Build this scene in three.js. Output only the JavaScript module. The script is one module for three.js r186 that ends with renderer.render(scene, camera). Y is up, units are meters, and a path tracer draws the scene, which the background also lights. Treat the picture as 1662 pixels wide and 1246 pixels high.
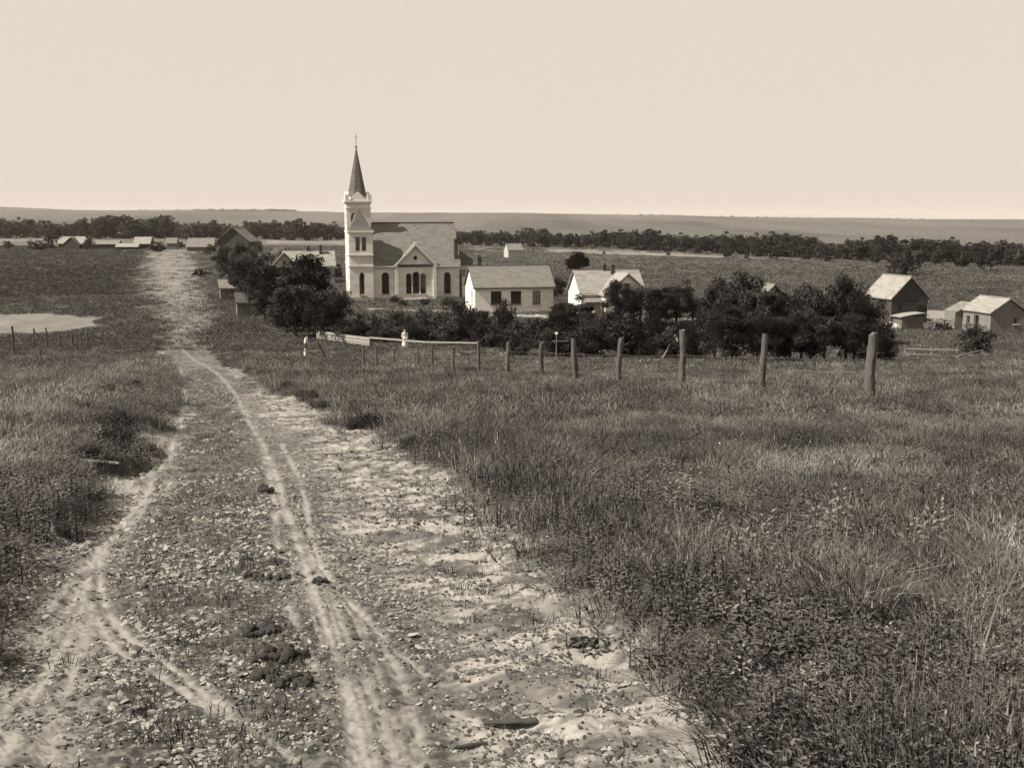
import * as THREE from 'three';
import { mergeGeometries } from 'three/addons/utils/BufferGeometryUtils.js';
import { MarchingCubes } from 'three/addons/objects/MarchingCubes.js';

// ---------------------------------------------------------------- camera, sky, sun, exposure
const EYE = 11.4, FPX = 1782, PW = 1662, PH = 1246, PITCH = Math.atan(271 / FPX);
const scene = new THREE.Scene();
const camera = new THREE.PerspectiveCamera(2 * Math.atan(PH / 2 / FPX) * 180 / Math.PI, PW / PH, 0.1, 12000);
camera.position.set(0, EYE, 0);
camera.lookAt(0, EYE - Math.sin(PITCH), -Math.cos(PITCH));

function makeSky() {                                   // plain pale air, a little brighter towards the horizon
  const w = 64, h = 32, a = new Float32Array(w * h * 4);
  for (let j = 0; j < h; j++) {
    const el = Math.abs((j + 0.5) / h - 0.5) * 2;
    const k = 0.93 + 0.02 * Math.exp(-el * 4.5);
    for (let i = 0; i < w; i++) { const o = (j * w + i) * 4; a[o] = 0.395 * k; a[o + 1] = 0.344 * k; a[o + 2] = 0.296 * k; a[o + 3] = 1; }
  }
  const t = new THREE.DataTexture(a, w, h, THREE.RGBAFormat, THREE.FloatType);
  t.mapping = THREE.EquirectangularReflectionMapping; t.magFilter = t.minFilter = THREE.LinearFilter; t.needsUpdate = true;
  return t;
}
const sky = makeSky();
scene.background = sky; scene.environment = sky;
scene.environmentIntensity = 1; scene.backgroundIntensity = 1;

const YAW = 13 * Math.PI / 180, SUN_AZ = 19.5 * Math.PI / 180, SUN_EL = 44 * Math.PI / 180;
const sun = new THREE.DirectionalLight(new THREE.Color().setRGB(1, 0.905, 0.79), 5);
sun.position.set(-Math.cos(SUN_AZ) * Math.cos(SUN_EL) * 400, Math.sin(SUN_EL) * 400, Math.sin(SUN_AZ) * Math.cos(SUN_EL) * 400 - 120);
sun.target.position.set(0, 0, -120); scene.add(sun, sun.target);
sun.castShadow = true; sun.shadow.mapSize.set(4096, 4096);
Object.assign(sun.shadow.camera, { left: -180, right: 180, top: 160, bottom: -160, near: 1, far: 1000 });
scene.fog = new THREE.FogExp2(new THREE.Color().setRGB(1, 0.92, 0.82), 0.000055);

const renderer = new THREE.WebGLRenderer({ antialias: true });
renderer.setSize(1024, 767); renderer.toneMapping = THREE.LinearToneMapping; renderer.toneMappingExposure = 2.1;
renderer.shadowMap.enabled = true; renderer.shadowMap.type = THREE.PCFSoftShadowMap;

// ---------------------------------------------------------------- helpers
function rng(seed) { let s = seed >>> 0; return () => { s = (s + 0x6D2B79F5) | 0; let t = Math.imul(s ^ (s >>> 15), 1 | s); t = (t + Math.imul(t ^ (t >>> 7), 61 | t)) ^ t; return ((t ^ (t >>> 14)) >>> 0) / 4294967296; }; }
function hash2(x, y) { let h = Math.imul(x, 374761393) + Math.imul(y, 668265263) | 0; h = Math.imul(h ^ (h >>> 13), 1274126177); return ((h ^ (h >>> 16)) >>> 0) / 4294967296; }
function vn(x, y) { const xi = Math.floor(x), yi = Math.floor(y), fx = x - xi, fy = y - yi, u = fx * fx * (3 - 2 * fx), v = fy * fy * (3 - 2 * fy); const a = hash2(xi, yi), b = hash2(xi + 1, yi), c = hash2(xi, yi + 1), d = hash2(xi + 1, yi + 1); return a + (b - a) * u + (c - a) * v + (a - b - c + d) * u * v; }
function fbm(x, y, o = 4) { let s = 0, a = 0.5, n = 0; for (let i = 0; i < o; i++) { s += a * vn(x, y); n += a; x = x * 2.03 + 17.3; y = y * 2.03 - 9.1; a *= 0.5; } return s / n; }
const clamp = (x, a, b) => x < a ? a : x > b ? b : x, lerp = (a, b, t) => a + (b - a) * t;
const sstep = (a, b, x) => { const t = clamp((x - a) / (b - a), 0, 1); return t * t * (3 - 2 * t); };
const tone = (v) => new THREE.Color().setRGB(v, v * 0.98, v * 0.895);   // one grey-brown scale for the whole place
const taken = {};
function numbered(n) { const k = taken[n] = (taken[n] ?? -1) + 1; return k ? n + '_' + String(k).padStart(3, '0') : n; }
function shade(o) { o.traverse((c) => { if (c.isMesh) { c.castShadow = true; c.receiveShadow = true; } }); }
function tag(o, label, category, group, kind) { if (label) o.userData.label = label; if (category) o.userData.category = category; if (group) o.userData.group = group; if (kind) o.userData.kind = kind; return o; }
function thing(name, label, category, group) { const o = new THREE.Group(); o.name = numbered(name); tag(o, label, category, group); scene.add(o); return o; }
function part(name, geo, m, parent) { const o = new THREE.Mesh(geo, m); o.name = name; o.castShadow = o.receiveShadow = true; parent.add(o); return o; }
function dup(o, label, group) { const c = o.clone(); c.userData = { ...o.userData }; c.name = numbered(o.name.replace(/_\d{3}$/, '')); if (label) c.userData.label = label; if (group) c.userData.group = group; scene.add(c); return c; }
const merge = (list) => mergeGeometries(list.map((g) => { const q = g.index ? g.toNonIndexed() : g; for (const k of Object.keys(q.attributes)) if (!['position', 'normal', 'uv'].includes(k)) q.deleteAttribute(k); return q; }));
function triUV(g) {                                   // uv in metres from the face's own dominant axis
  const q = g.index ? g.toNonIndexed() : g, p = q.attributes.position, n = q.attributes.normal, uv = new Float32Array(p.count * 2);
  for (let i = 0; i < p.count; i++) { const ax = Math.abs(n.getX(i)), ay = Math.abs(n.getY(i)), az = Math.abs(n.getZ(i)); const x = p.getX(i), y = p.getY(i), z = p.getZ(i); if (ay > ax && ay > az) { uv[2 * i] = x; uv[2 * i + 1] = z * 1.3; } else if (ax > az) { uv[2 * i] = z; uv[2 * i + 1] = y; } else { uv[2 * i] = x; uv[2 * i + 1] = y; } }
  q.setAttribute('uv', new THREE.BufferAttribute(uv, 2)); return q;
}
const box = (w, h, d, x = 0, y = 0, z = 0) => new THREE.BoxGeometry(w, h, d).translate(x, y, z);

function noiseTex(seed, lo, hi, sx, sy, size = 256, metres = 4, fine = 0.5) {   // mottling and grain, tileable enough at these sizes
  const a = new Uint8Array(size * size * 4), r = rng(seed);
  for (let j = 0; j < size; j++) for (let i = 0; i < size; i++) {
    const u = i / size, v = j / size;
    const f = (x, y) => fbm(x * sx + seed * 7.7, y * sy + seed * 3.1, 5);
    const w = (f(u, v) * (1 - u) + f(u - 1, v) * u);
    const k = lerp(lo, hi, clamp((w - 0.5) * 2.2 * (1 - fine) + 0.5 + (r() - 0.5) * fine, 0, 1));
    const s = Math.round(255 * (k <= 0.0031308 ? 12.92 * k : 1.055 * Math.pow(k, 1 / 2.4) - 0.055));
    const o = (j * size + i) * 4; a[o] = a[o + 1] = a[o + 2] = s; a[o + 3] = 255;
  }
  const t = new THREE.DataTexture(a, size, size); t.colorSpace = THREE.SRGBColorSpace; t.wrapS = t.wrapT = THREE.RepeatWrapping;
  t.magFilter = THREE.LinearFilter; t.minFilter = THREE.LinearMipmapLinearFilter; t.generateMipmaps = true; t.repeat.set(1 / metres, 1 / metres); t.needsUpdate = true; return t;
}
const TX = {
  plaster: noiseTex(3, 0.6, 1, 5, 9, 256, 5, 0.45),
  shingle: noiseTex(5, 0.42, 1, 9, 22, 256, 5, 0.5),
  boards: noiseTex(8, 0.5, 1, 40, 3, 256, 3, 0.3),
  lap: noiseTex(9, 0.62, 1, 4, 40, 256, 4, 0.3),
  bark: noiseTex(11, 0.4, 1, 30, 3, 256, 0.6, 0.3),
};
const mat = (v, o = {}) => new THREE.MeshStandardMaterial({ color: tone(v), roughness: 0.92, metalness: 0, ...o });
const M = {
  churchWall: mat(0.64, { map: TX.plaster }), whiteWall: mat(0.7, { map: TX.lap }), trim: mat(0.52),
  shingle: mat(0.145, { map: TX.shingle }), spire: mat(0.1, { map: TX.shingle }), paleRoof: mat(0.25, { map: TX.shingle }), greyRoof: mat(0.17, { map: TX.shingle }), darkRoof: mat(0.06, { map: TX.shingle }),
  barnBoard: mat(0.042, { map: TX.boards }), shedBoard: mat(0.17, { map: TX.boards }), darkBoard: mat(0.04, { map: TX.boards }), greyBoard: mat(0.11, { map: TX.boards }), paleBoard: mat(0.36, { map: TX.lap }), fenceBoard: mat(0.27, { map: TX.boards }), midBoard: mat(0.15, { map: TX.boards }),
  stone: mat(0.34, { map: TX.plaster }), brick: mat(0.05, { map: TX.plaster }),
  glass: new THREE.MeshPhysicalMaterial({ color: tone(0.75), roughness: 0.08, metalness: 0, transmission: 1, thickness: 0, ior: 1.5 }), frame: mat(0.3), darkFrame: mat(0.06),
  post: mat(0.08, { map: TX.bark }), postDark: mat(0.055, { map: TX.bark }), wire: mat(0.15, { metalness: 0.6, roughness: 0.6 }), bark: mat(0.08, { map: TX.bark }), iron: mat(0.08, { metalness: 0.5, roughness: 0.6 }),
  hay: mat(0.06, { map: TX.shingle }), dung: mat(0.018, { roughness: 1 }), whitewash: mat(0.52, { map: TX.plaster }), stick: mat(0.17, { map: TX.bark }), oldWood: mat(0.045, { map: TX.bark }),
};

// ---------------------------------------------------------------- terrain
const PROF = [[-30, 0.4], [-8, 1.35], [0, 1.9], [5, 2.36], [9, 2.68], [15, 3.28], [28, 4.72], [45, 6.55], [60, 8.25], [75, 9.9], [86, 10.85], [97, 11.28], [112, 11.4], [200, 11.4], [99999, 11.4]];
const PT = (() => { const n = PROF.length, d = [], m = []; for (let i = 0; i < n - 1; i++) d.push((PROF[i + 1][1] - PROF[i][1]) / (PROF[i + 1][0] - PROF[i][0])); m.push(d[0]); for (let i = 1; i < n - 1; i++) m.push(d[i - 1] * d[i] <= 0 ? 0 : 2 * d[i - 1] * d[i] / (d[i - 1] + d[i])); m.push(0); return m; })();
function drop(d) { let i = 0; while (i < PROF.length - 2 && d > PROF[i + 1][0]) i++; const [x0, y0] = PROF[i], [x1, y1] = PROF[i + 1], h = x1 - x0, t = clamp((d - x0) / h, 0, 1), t2 = t * t, t3 = t2 * t; return (2 * t3 - 3 * t2 + 1) * y0 + (t3 - 2 * t2 + t) * h * PT[i] + (-2 * t3 + 3 * t2) * y1 + (t3 - t2) * h * PT[i + 1]; }
function baseH(x, d) {
  let y = EYE - drop(d);
  if (d > 560) {                                        // the far side of the valley, higher to the left
    const a = clamp(x / d, -0.6, 0.6), crest = lerp(33, 2, (a + 0.466) / 0.932) + (fbm(x * 0.0022 + 5, 3, 4) - 0.5) * 13;
    const far = 2500; y += crest * (d < far ? Math.pow(sstep(560, far, d), 0.9) : 1 - 0.9 * sstep(far, 5200, d)); 
    y += (fbm(x * 0.004, d * 0.003, 3) - 0.5) * 3 * sstep(700, 1200, d) * (1 - sstep(2100, 2600, d));
  }
  return y;
}
const CP = Math.cos(PITCH), SP = Math.sin(PITCH);
function ray(px, py) { const u = (px - PW / 2) / FPX, v = (PH / 2 - py) / FPX; const f = CP + v * SP; return [u / f, (v * CP - SP) / f]; }   // X and Y gained per metre of distance
function ground(px, py) { const [a, b] = ray(px, py); let lo = 1, hi = 6000; let p = 1; for (let d = 1; d < 6000; d *= 1.02) { if (EYE + b * d < baseH(a * d, d)) { hi = d; lo = p; break; } p = d; } for (let k = 0; k < 30; k++) { const m = (lo + hi) / 2; if (EYE + b * m < baseH(a * m, m)) hi = m; else lo = m; } return [a * hi, hi]; }
const G = (list) => list.map(([x, y]) => ground(x, y));

const LEFT_EDGE = G([[-260, 1246], [-90, 1090], [0, 985], [70, 905], [130, 835], [200, 762], [262, 700], [284, 650], [286, 612], [262, 580], [258, 545], [243, 500], [232, 440], [238, 408]]);
const RIGHT_EDGE = G([[1260, 1246], [1130, 1140], [1040, 1050], [950, 965], [860, 905], [770, 830], [720, 780], [640, 722], [560, 688], [480, 650], [410, 612], [370, 592], [345, 560], [335, 500], [326, 450], [306, 412]]);
const BAND_LEFT = G([[760, 1300], [745, 1150], [690, 1030], [625, 930], [560, 850], [522, 770], [460, 700], [415, 650], [380, 605], [350, 588]]);
const CENTRE_L = G([[150, 1246], [190, 1050], [200, 960], [230, 850], [290, 740], [312, 660], [312, 600]]);
const CENTRE_R = G([[560, 1246], [505, 1050], [465, 930], [435, 800], [410, 700], [380, 640], [345, 598]]);
const UPL = [[163, 879], [195, 830], [225, 795], [250, 765], [272, 735], [290, 690], [298, 650], [296, 610], [280, 588], [262, 572]], UPR = [[434, 760], [425, 720], [400, 680], [385, 645], [362, 615], [335, 594], [310, 580], [290, 560]];
const TRACKS = [
  [G([...UPL].reverse().concat([[147, 910], [135, 963], [150, 998], [185, 1051], [219, 1073], [250, 1092], [291, 1117], [332, 1142], [375, 1163], [416, 1185], [454, 1214], [500, 1250]])), 0.028, 1.15],
  [G([[250, 770], [205, 830], [171, 879], [156, 901], [160, 951], [169, 985], [191, 1016], [216, 1038], [244, 1051], [269, 1076], [300, 1101], [332, 1126], [372, 1154], [430, 1195]]), 0.026, 1.1],
  [G([[170, 890], [110, 985], [40, 1070], [-60, 1180]]), 0.045, 0.85], [G([[140, 960], [80, 1080], [20, 1190], [-20, 1270]]), 0.05, 0.9], [G([[146, 990], [105, 1120], [60, 1250]]), 0.05, 0.8], [G([[150, 900], [80, 985], [0, 1050]]), 0.04, 0.75], [G([[136, 966], [60, 1020], [-30, 1100]]), 0.025, 0.6], [G([[143, 985], [90, 1060], [10, 1150], [-40, 1230]]), 0.04, 0.8], [G([[160, 1010], [130, 1120], [110, 1250]]), 0.03, 0.45], [G([[250, 790], [215, 850], [195, 900], [180, 930]]), 0.03, 0.4], [G([[300, 600], [275, 592], [258, 572], [250, 545], [252, 520]]), 0.1, 0.8],
  [G([...UPR].reverse().concat([[444, 818], [446, 873], [451, 893]])), 0.03, 0.9],
  [G([[425, 720], [447, 776], [463, 830], [483, 889], [502, 947], [518, 994], [537, 1041], [557, 1103], [572, 1170], [590, 1255]]), 0.034, 1.1],
  [G([[455, 720], [483, 772], [496, 818], [500, 857], [518, 916], [553, 963], [584, 990], [607, 1017], [639, 1052], [689, 1093]]), 0.02, 1],
  [G([[467, 838], [498, 893], [525, 947], [553, 1010], [568, 1056], [592, 1103], [615, 1154], [645, 1250]]), 0.026, 0.8],
  [G([[607, 1017], [631, 1064], [658, 1123], [674, 1189], [684, 1255]]), 0.03, 0.85], [G([[467, 986], [486, 1029], [510, 1091], [525, 1130]]), 0.03, 0.7],
  [G([[475, 850], [510, 930], [535, 985], [552, 1045], [575, 1110], [596, 1180], [612, 1250]]), 0.02, 0.7], [G([[455, 830], [475, 890], [492, 947], [508, 1000], [522, 1050]]), 0.016, 0.6], [G([[585, 1000], [600, 1060], [622, 1130], [640, 1180], [660, 1250]]), 0.02, 0.6], [G([[540, 960], [575, 1000], [590, 1050]]), 0.015, 0.6], [G([[860, 1115], [920, 1155], [985, 1195], [1060, 1250]]), 0.05, 0.6], [G([[880, 985], [960, 1060], [1040, 1130], [1150, 1240]]), 0.1, 0.6],
];
const BANK = G([[40, 715], [90, 680], [130, 652], [170, 634], [215, 616], [255, 602]]);
for (const t of TRACKS) { let a = [1e9, 1e9, -1e9, -1e9]; for (const [x, d] of t[0]) a = [Math.min(a[0], x), Math.min(a[1], d), Math.max(a[2], x), Math.max(a[3], d)]; t.push(a); }
function edgeAt(poly, d) { if (d <= poly[0][1]) return poly[0][0]; for (let i = 1; i < poly.length; i++) if (d <= poly[i][1]) { const [x0, d0] = poly[i - 1], [x1, d1] = poly[i]; return lerp(x0, x1, (d - d0) / (d1 - d0)); } return poly[poly.length - 1][0]; }
function distPoly(poly, x, d) { let m = 1e9; for (let i = 1; i < poly.length; i++) { const [ax, ay] = poly[i - 1], [bx, by] = poly[i], vx = bx - ax, vy = by - ay, t = clamp(((x - ax) * vx + (d - ay) * vy) / (vx * vx + vy * vy), 0, 1), ex = x - ax - t * vx, ey = d - ay - t * vy; m = Math.min(m, ex * ex + ey * ey); } return Math.sqrt(m); }
function inside(poly, x, d) { let c = false; for (let i = 0, j = poly.length - 1; i < poly.length; j = i++) { const [xi, yi] = poly[i], [xj, yj] = poly[j]; if ((yi > d) !== (yj > d) && x < (xj - xi) * (d - yi) / (yj - yi) + xi) c = !c; } return c; }
function roadInfo(x, d) {                              // signed distances to the edges of the road, ragged like washed-out soil
  const rag = (fbm(x * 0.9 + 31, d * 0.7, 4) - 0.5) * 1.7 * clamp(d / 14, 0.5, 1.5) + (fbm(x * 5, d * 4 + 7, 3) - 0.5) * 0.5;
  const l = x - edgeAt(LEFT_EDGE, d) + rag, r = edgeAt(RIGHT_EDGE, d) - x + rag, b = x - edgeAt(BAND_LEFT, d) + rag * 0.6;
  const cl = x - edgeAt(CENTRE_L, d) + rag * 0.4, cr = edgeAt(CENTRE_R, d) - x + rag * 0.4;
  return { l, r, b, cl, cr, road: Math.min(l, r) };
}
function trackAt(x, d) { let s = 0; const wear = fbm(x * 1.6 + 13, d * 1.6, 2), gap = 0.45 + 0.75 * sstep(0.3, 0.55, fbm(x * 3.5 + 90, d * 3.5, 2)); for (const [p, w, k, b] of TRACKS) { if (x < b[0] - 0.6 || x > b[2] + 0.6 || d < b[1] - 0.6 || d > b[3] + 0.6) continue; const q = distPoly(p, x, d) / (w * (0.45 + 1.3 * wear) + d * 0.0012); if (q < 3) s = Math.max(s, k * gap * Math.exp(-q * q)); } return s; }
function height(x, d, fine = true) {
  let y = baseH(x, d);
  if (d > 180) return y + (fbm(x * 0.02, d * 0.02, 3) - 0.5) * 0.5;
  const R = roadInfo(x, d);
  y += 0.14 * sstep(0.5, -0.7, R.road) * (1 - sstep(40, 80, d));
  if (d > 8 && d < 60 && x < 0) y += 0.3 * Math.exp(-Math.pow(distPoly(BANK, x, d) / 1.3, 2));
  y += (fbm(x * 0.35, d * 0.35, 3) - 0.5) * 0.22 * sstep(0.4, -1.2, R.road);
  if (!fine || d > 70) return y;
  if (R.road > -0.5) {
    const band = sstep(-0.1, 0.5, R.b) * sstep(-0.2, 0.3, R.r);
    y += band * ((fbm(x * 3, d * 7.5 + x * 2.2, 5) - 0.5) * 0.15 + (fbm(x * 12, d * 24, 3) - 0.5) * 0.035);
    y += (1 - band) * ((fbm(x * 18, d * 26, 4) - 0.5) * 0.05 + (fbm(x * 3, d * 3, 2) - 0.5) * 0.05);
    const t = trackAt(x, d); y -= t * 0.014; if (d < 13 && d > 8) y -= 0.05 * Math.exp(-Math.pow(distPoly(CRACK, x, d) / 0.05, 2));
    const ditch = sstep(-0.35, 0.05, R.l) * sstep(0.75, 0.2, R.l) * sstep(8, 9.5, d) * sstep(26, 15, d); y -= ditch * 0.28 * fbm(x * 1.3 + 4, d * 0.8, 3);
  } else y += (fbm(x * 6, d * 6, 2) - 0.5) * 0.05;
  return y;
}
const FIELDS = [   // seen from the hill: field, value, how much of it, edge noise in metres
  [G([[-500, 396], [0, 398], [120, 397], [236, 401], [222, 440], [205, 478], [0, 484], [-500, 484]]), 0.075, 0.9, 2.5],
  [G([[-500, 506], [0, 508], [100, 512], [182, 514], [160, 526], [120, 537], [60, 542], [0, 543], [-500, 545]]), 0.22, 0.95, 3],
  [G([[-500, 387], [90, 387], [90, 391], [-500, 391]]), 0.2, 0.7, 4],
  [G([[900, 404], [1040, 410], [1180, 415], [1180, 419], [1040, 415], [900, 408]]), 0.32, 0.9, 2],
  [G([[430, 389], [560, 390], [560, 396], [430, 394]]), 0.26, 0.8, 4],
  [G([[750, 398], [1300, 413], [1300, 421], [750, 407]]), 0.18, 0.6, 5],
  [G([[950, 425], [1440, 430], [1440, 448], [950, 442]]), 0.155, 0.6, 5],
  [G([[785, 509], [905, 511], [905, 516], [785, 515]]), 0.42, 1, 0.3],
  [G([[590, 500], [755, 505], [755, 508], [590, 503]]), 0.33, 0.8, 0.4],
  [G([[1060, 515], [1130, 516], [1130, 522], [1060, 521]]), 0.3, 0.8, 0.6],
  [G([[900, 572], [1100, 577], [1400, 580], [1662, 578], [1662, 584], [1400, 588], [1100, 585], [900, 580]]), 0.2, 0.8, 1.2],
  [G([[1495, 503], [1540, 504], [1545, 520], [1495, 518]]), 0.34, 0.9, 0.8],
  [G([[1500, 470], [1662, 465], [1662, 480], [1500, 490]]), 0.1, 0.6, 3],
  [G([[760, 440], [920, 440], [920, 470], [760, 470]]), 0.1, 0.6, 3],
];
for (const f of FIELDS) { let a = [1e9, 1e9, -1e9, -1e9]; for (const [x, d] of f[0]) a = [Math.min(a[0], x), Math.min(a[1], d), Math.max(a[2], x), Math.max(a[3], d)]; f.push(a); }
const CRACK = G([[270, 843], [305, 838], [340, 836], [385, 838], [420, 842], [458, 842]]);
const PALE_GRASS = [[G([[70, 690], [120, 655], [160, 636], [205, 616], [245, 602], [285, 592]]), 0.9], [G([[-40, 640], [20, 622], [70, 605]]), 0.8], [G([[-30, 790], [20, 735], [70, 690]]), 0.9]];
function groundTone(x, d) {                            // the soil's own tone
  if (d > 150) {
    let v = 0.042 + 0.03 * fbm(x * 0.03, d * 0.02, 4);
    if (d > 560) { const hill = clamp(0.052 + 0.075 * (fbm(x * 0.012 + 9, d * 0.0016, 5) - 0.5) + 0.04 * (fbm(x * 0.05, d * 0.004, 3) - 0.5) + 0.02 * (fbm(x * 0.003, d * 0.005 + 3, 3) - 0.5), 0.02, 0.12); v = lerp(v, hill, sstep(560, 700, d)); }
    const l = x - edgeAt(LEFT_EDGE, d), r = edgeAt(RIGHT_EDGE, d) - x, rd = Math.min(l, r) + (fbm(x * 0.2, d * 0.1, 3) - 0.5) * 9;
    if (d < 430) v = lerp(v, 0.066 + 0.07 * fbm(x * 0.5, d * 0.15, 3), sstep(-2, 3.5, rd));
    return fields(v, x, d) * (0.68 + 0.64 * fbm(x * 0.7, d * 0.2, 3));
  }
  const R = roadInfo(x, d);
  const grass = 0.03 + 0.034 * fbm(x * 0.5, d * 0.5, 4);
  let v = grass;
  if (R.road > -0.6) {
    const f1 = fbm(x * 3.1, d * 4.2, 4), f2 = fbm(x * 11 + 50, d * 17, 4), f3 = vn(x * 52, d * 64), f4 = fbm(x * 24, d * 44 + 11, 3), grit = sstep(0.32, 0.68, f4) * 1.1 + (f3 - 0.5) * 0.7;
    const patchy = sstep(0.38, 0.62, fbm(x * 0.6 + d * 0.1, d * 0.25 + 5, 4)); let soil = (0.05 + 0.035 * patchy + 0.045 * (f1 - 0.5)) * (0.42 + 0.75 * grit + 0.7 * (f2 - 0.4));         // trampled side of the road
    const mid = sstep(-0.15, 0.2, Math.min(R.cl, R.cr)) * (1 - sstep(60, 80, d));             // the middle, grown with short turf
    soil = lerp(soil, (0.036 + 0.03 * (f1 - 0.5)) * (0.45 + 0.7 * grit + 0.6 * (f2 - 0.45)) + 0.05 * sstep(0.6, 0.72, f4), mid * 0.9);
    const band = sstep(-0.1, 0.25, R.b) * sstep(-0.15, 0.2, R.r) * (1 - sstep(50, 80, d));
    const wash = fbm(x * 1.9 + 3, d * 5.4 - x * 1.5, 5), streak = fbm(x * 6 + 7, d * 19 - x * 3, 4);
    soil = lerp(soil, lerp(0.065, 0.185, sstep(0.37, 0.53, wash)) * lerp(0.45, 1.08, sstep(0.34, 0.5, streak)) * (0.8 + 0.3 * grit), band);
    const leftWash = sstep(0.6, 0.1, Math.abs(R.l - 0.25)) * sstep(7, 9, d) * sstep(34, 20, d);
    soil = lerp(soil, 0.17, leftWash * sstep(0.46, 0.62, fbm(x * 1.7 + 8, d * 2.2, 4)));
    const t = d < 110 ? trackAt(x, d) : 0;
    soil = lerp(soil, 0.17 + 0.06 * (f3 - 0.5), clamp(t * (0.45 + 0.9 * f2), 0, 1) * 0.92);
    if (d < 13 && d > 8) soil = lerp(soil, 0.022, Math.exp(-Math.pow(distPoly(CRACK, x, d) / 0.06, 2)) * sstep(0.3, 0.5, f2));
    v = lerp(grass, soil, sstep(-0.12, 0.15, R.road));
  }
  return d > 78 ? fields(v, x, d) * (0.72 + 0.56 * fbm(x * 1.3, d * 0.6, 3)) : v;
}
function fields(v, x, d) { for (const [p, k, a, e, b] of FIELDS) { if (x < b[0] - 5 || x > b[2] + 5 || d < b[1] - 8 || d > b[3] + 8) continue; const jx = x + (fbm(x * 0.6 / e + 3, d * 0.6 / e, 3) - 0.5) * 3 * e, jd = d + (fbm(x * 0.5 / e, d * 0.5 / e + 9, 3) - 0.5) * 3 * e; if (inside(p, jx, jd)) v = lerp(v, k * 0.46 * (0.7 + 0.6 * fbm(x * 0.25, d * 0.12, 3)), a); } return v; }

{ // one sheet from behind the camera to the far hills, finer near the road
  const AP = 1.5, COLS = 1120, HALF = 0.62, rows = [];
  for (let d = 0.6; d < 5600;) { rows.push(d); const h = Math.max(drop(d), 1.5); d += clamp(d * d / (h * 1100) * 1.1, 0.012, 45); }
  rows.unshift(-1.3, -0.9, -0.5, -0.1, 0.3);
  const nr = rows.length, pos = new Float32Array(nr * COLS * 3), col = new Float32Array(nr * COLS * 3), idx = new Uint32Array((nr - 1) * (COLS - 1) * 6);
  let k = 0;
  for (let j = 0; j < nr; j++) for (let i = 0; i < COLS; i++, k += 3) {
    const d = rows[j], x = Math.tan(lerp(-HALF, HALF, i / (COLS - 1))) * (d + AP);
    pos[k] = x; pos[k + 1] = height(x, d); pos[k + 2] = -d;
    const c = tone(groundTone(x, d)); col[k] = c.r; col[k + 1] = c.g; col[k + 2] = c.b;
  }
  k = 0;
  for (let j = 0; j < nr - 1; j++) for (let i = 0; i < COLS - 1; i++) { const a = j * COLS + i, b = a + 1, c = a + COLS, e = c + 1; idx[k++] = a; idx[k++] = b; idx[k++] = c; idx[k++] = b; idx[k++] = e; idx[k++] = c; }
  const g = new THREE.BufferGeometry(); g.setAttribute('position', new THREE.BufferAttribute(pos, 3)); g.setAttribute('color', new THREE.BufferAttribute(col, 3)); g.setIndex(new THREE.BufferAttribute(idx, 1)); g.computeVertexNormals();
  const m = new THREE.Mesh(g, new THREE.MeshStandardMaterial({ vertexColors: true, roughness: 1 })); m.name = 'ground'; m.receiveShadow = m.castShadow = true;
  tag(m, 'sloping prairie ground with a rutted dirt road running down to the valley', 'ground', null, 'structure'); scene.add(m);
  console.log('ground', nr, COLS);
}
const put = (o, x, d, lift = 0) => { o.position.set(x, height(x, d, false) + lift, -d); return o; };

// ---------------------------------------------------------------- building kit: x along the ridge, +z towards the viewer's side, y up
function arch(w, h, kind, x = 0, y = 0) {              // opening outline, foot at (x, y)
  const s = new THREE.Shape(); s.moveTo(x - w / 2, y);
  if (kind === 'disc') { s.moveTo(x + w / 2, y); s.absarc(x, y, w / 2, 0, Math.PI * 2); return s; }
  s.lineTo(x + w / 2, y);
  if (kind === 'round') { s.lineTo(x + w / 2, y + h - w / 2); s.absarc(x, y + h - w / 2, w / 2, 0, Math.PI, false); }
  else if (kind === 'pointed') { s.lineTo(x + w / 2, y + h - w * 0.8); s.quadraticCurveTo(x + w * 0.46, y + h - w * 0.25, x, y + h); s.quadraticCurveTo(x - w * 0.46, y + h - w * 0.25, x - w / 2, y + h - w * 0.8); }
  else { s.lineTo(x + w / 2, y + h); s.lineTo(x - w / 2, y + h); }
  s.lineTo(x - w / 2, y); return s;
}
function wall(parent, pts, holes, t, place, m, name = 'wall') {      // outer face at local z = 0, thickness inwards
  const s = new THREE.Shape(pts.map((p) => new THREE.Vector2(...p)));
  for (const h of holes) s.holes.push(arch(h.w, h.h, h.kind, h.x, h.y));
  const g = new THREE.ExtrudeGeometry(s, { depth: t, bevelEnabled: false, curveSegments: 10 }).translate(0, 0, -t);
  const w = part(name, triUV(g).applyMatrix4(place), m, parent);
  for (const h of holes) glazing(parent, h, place, h.frame ?? M.frame);
  return w;
}
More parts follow.
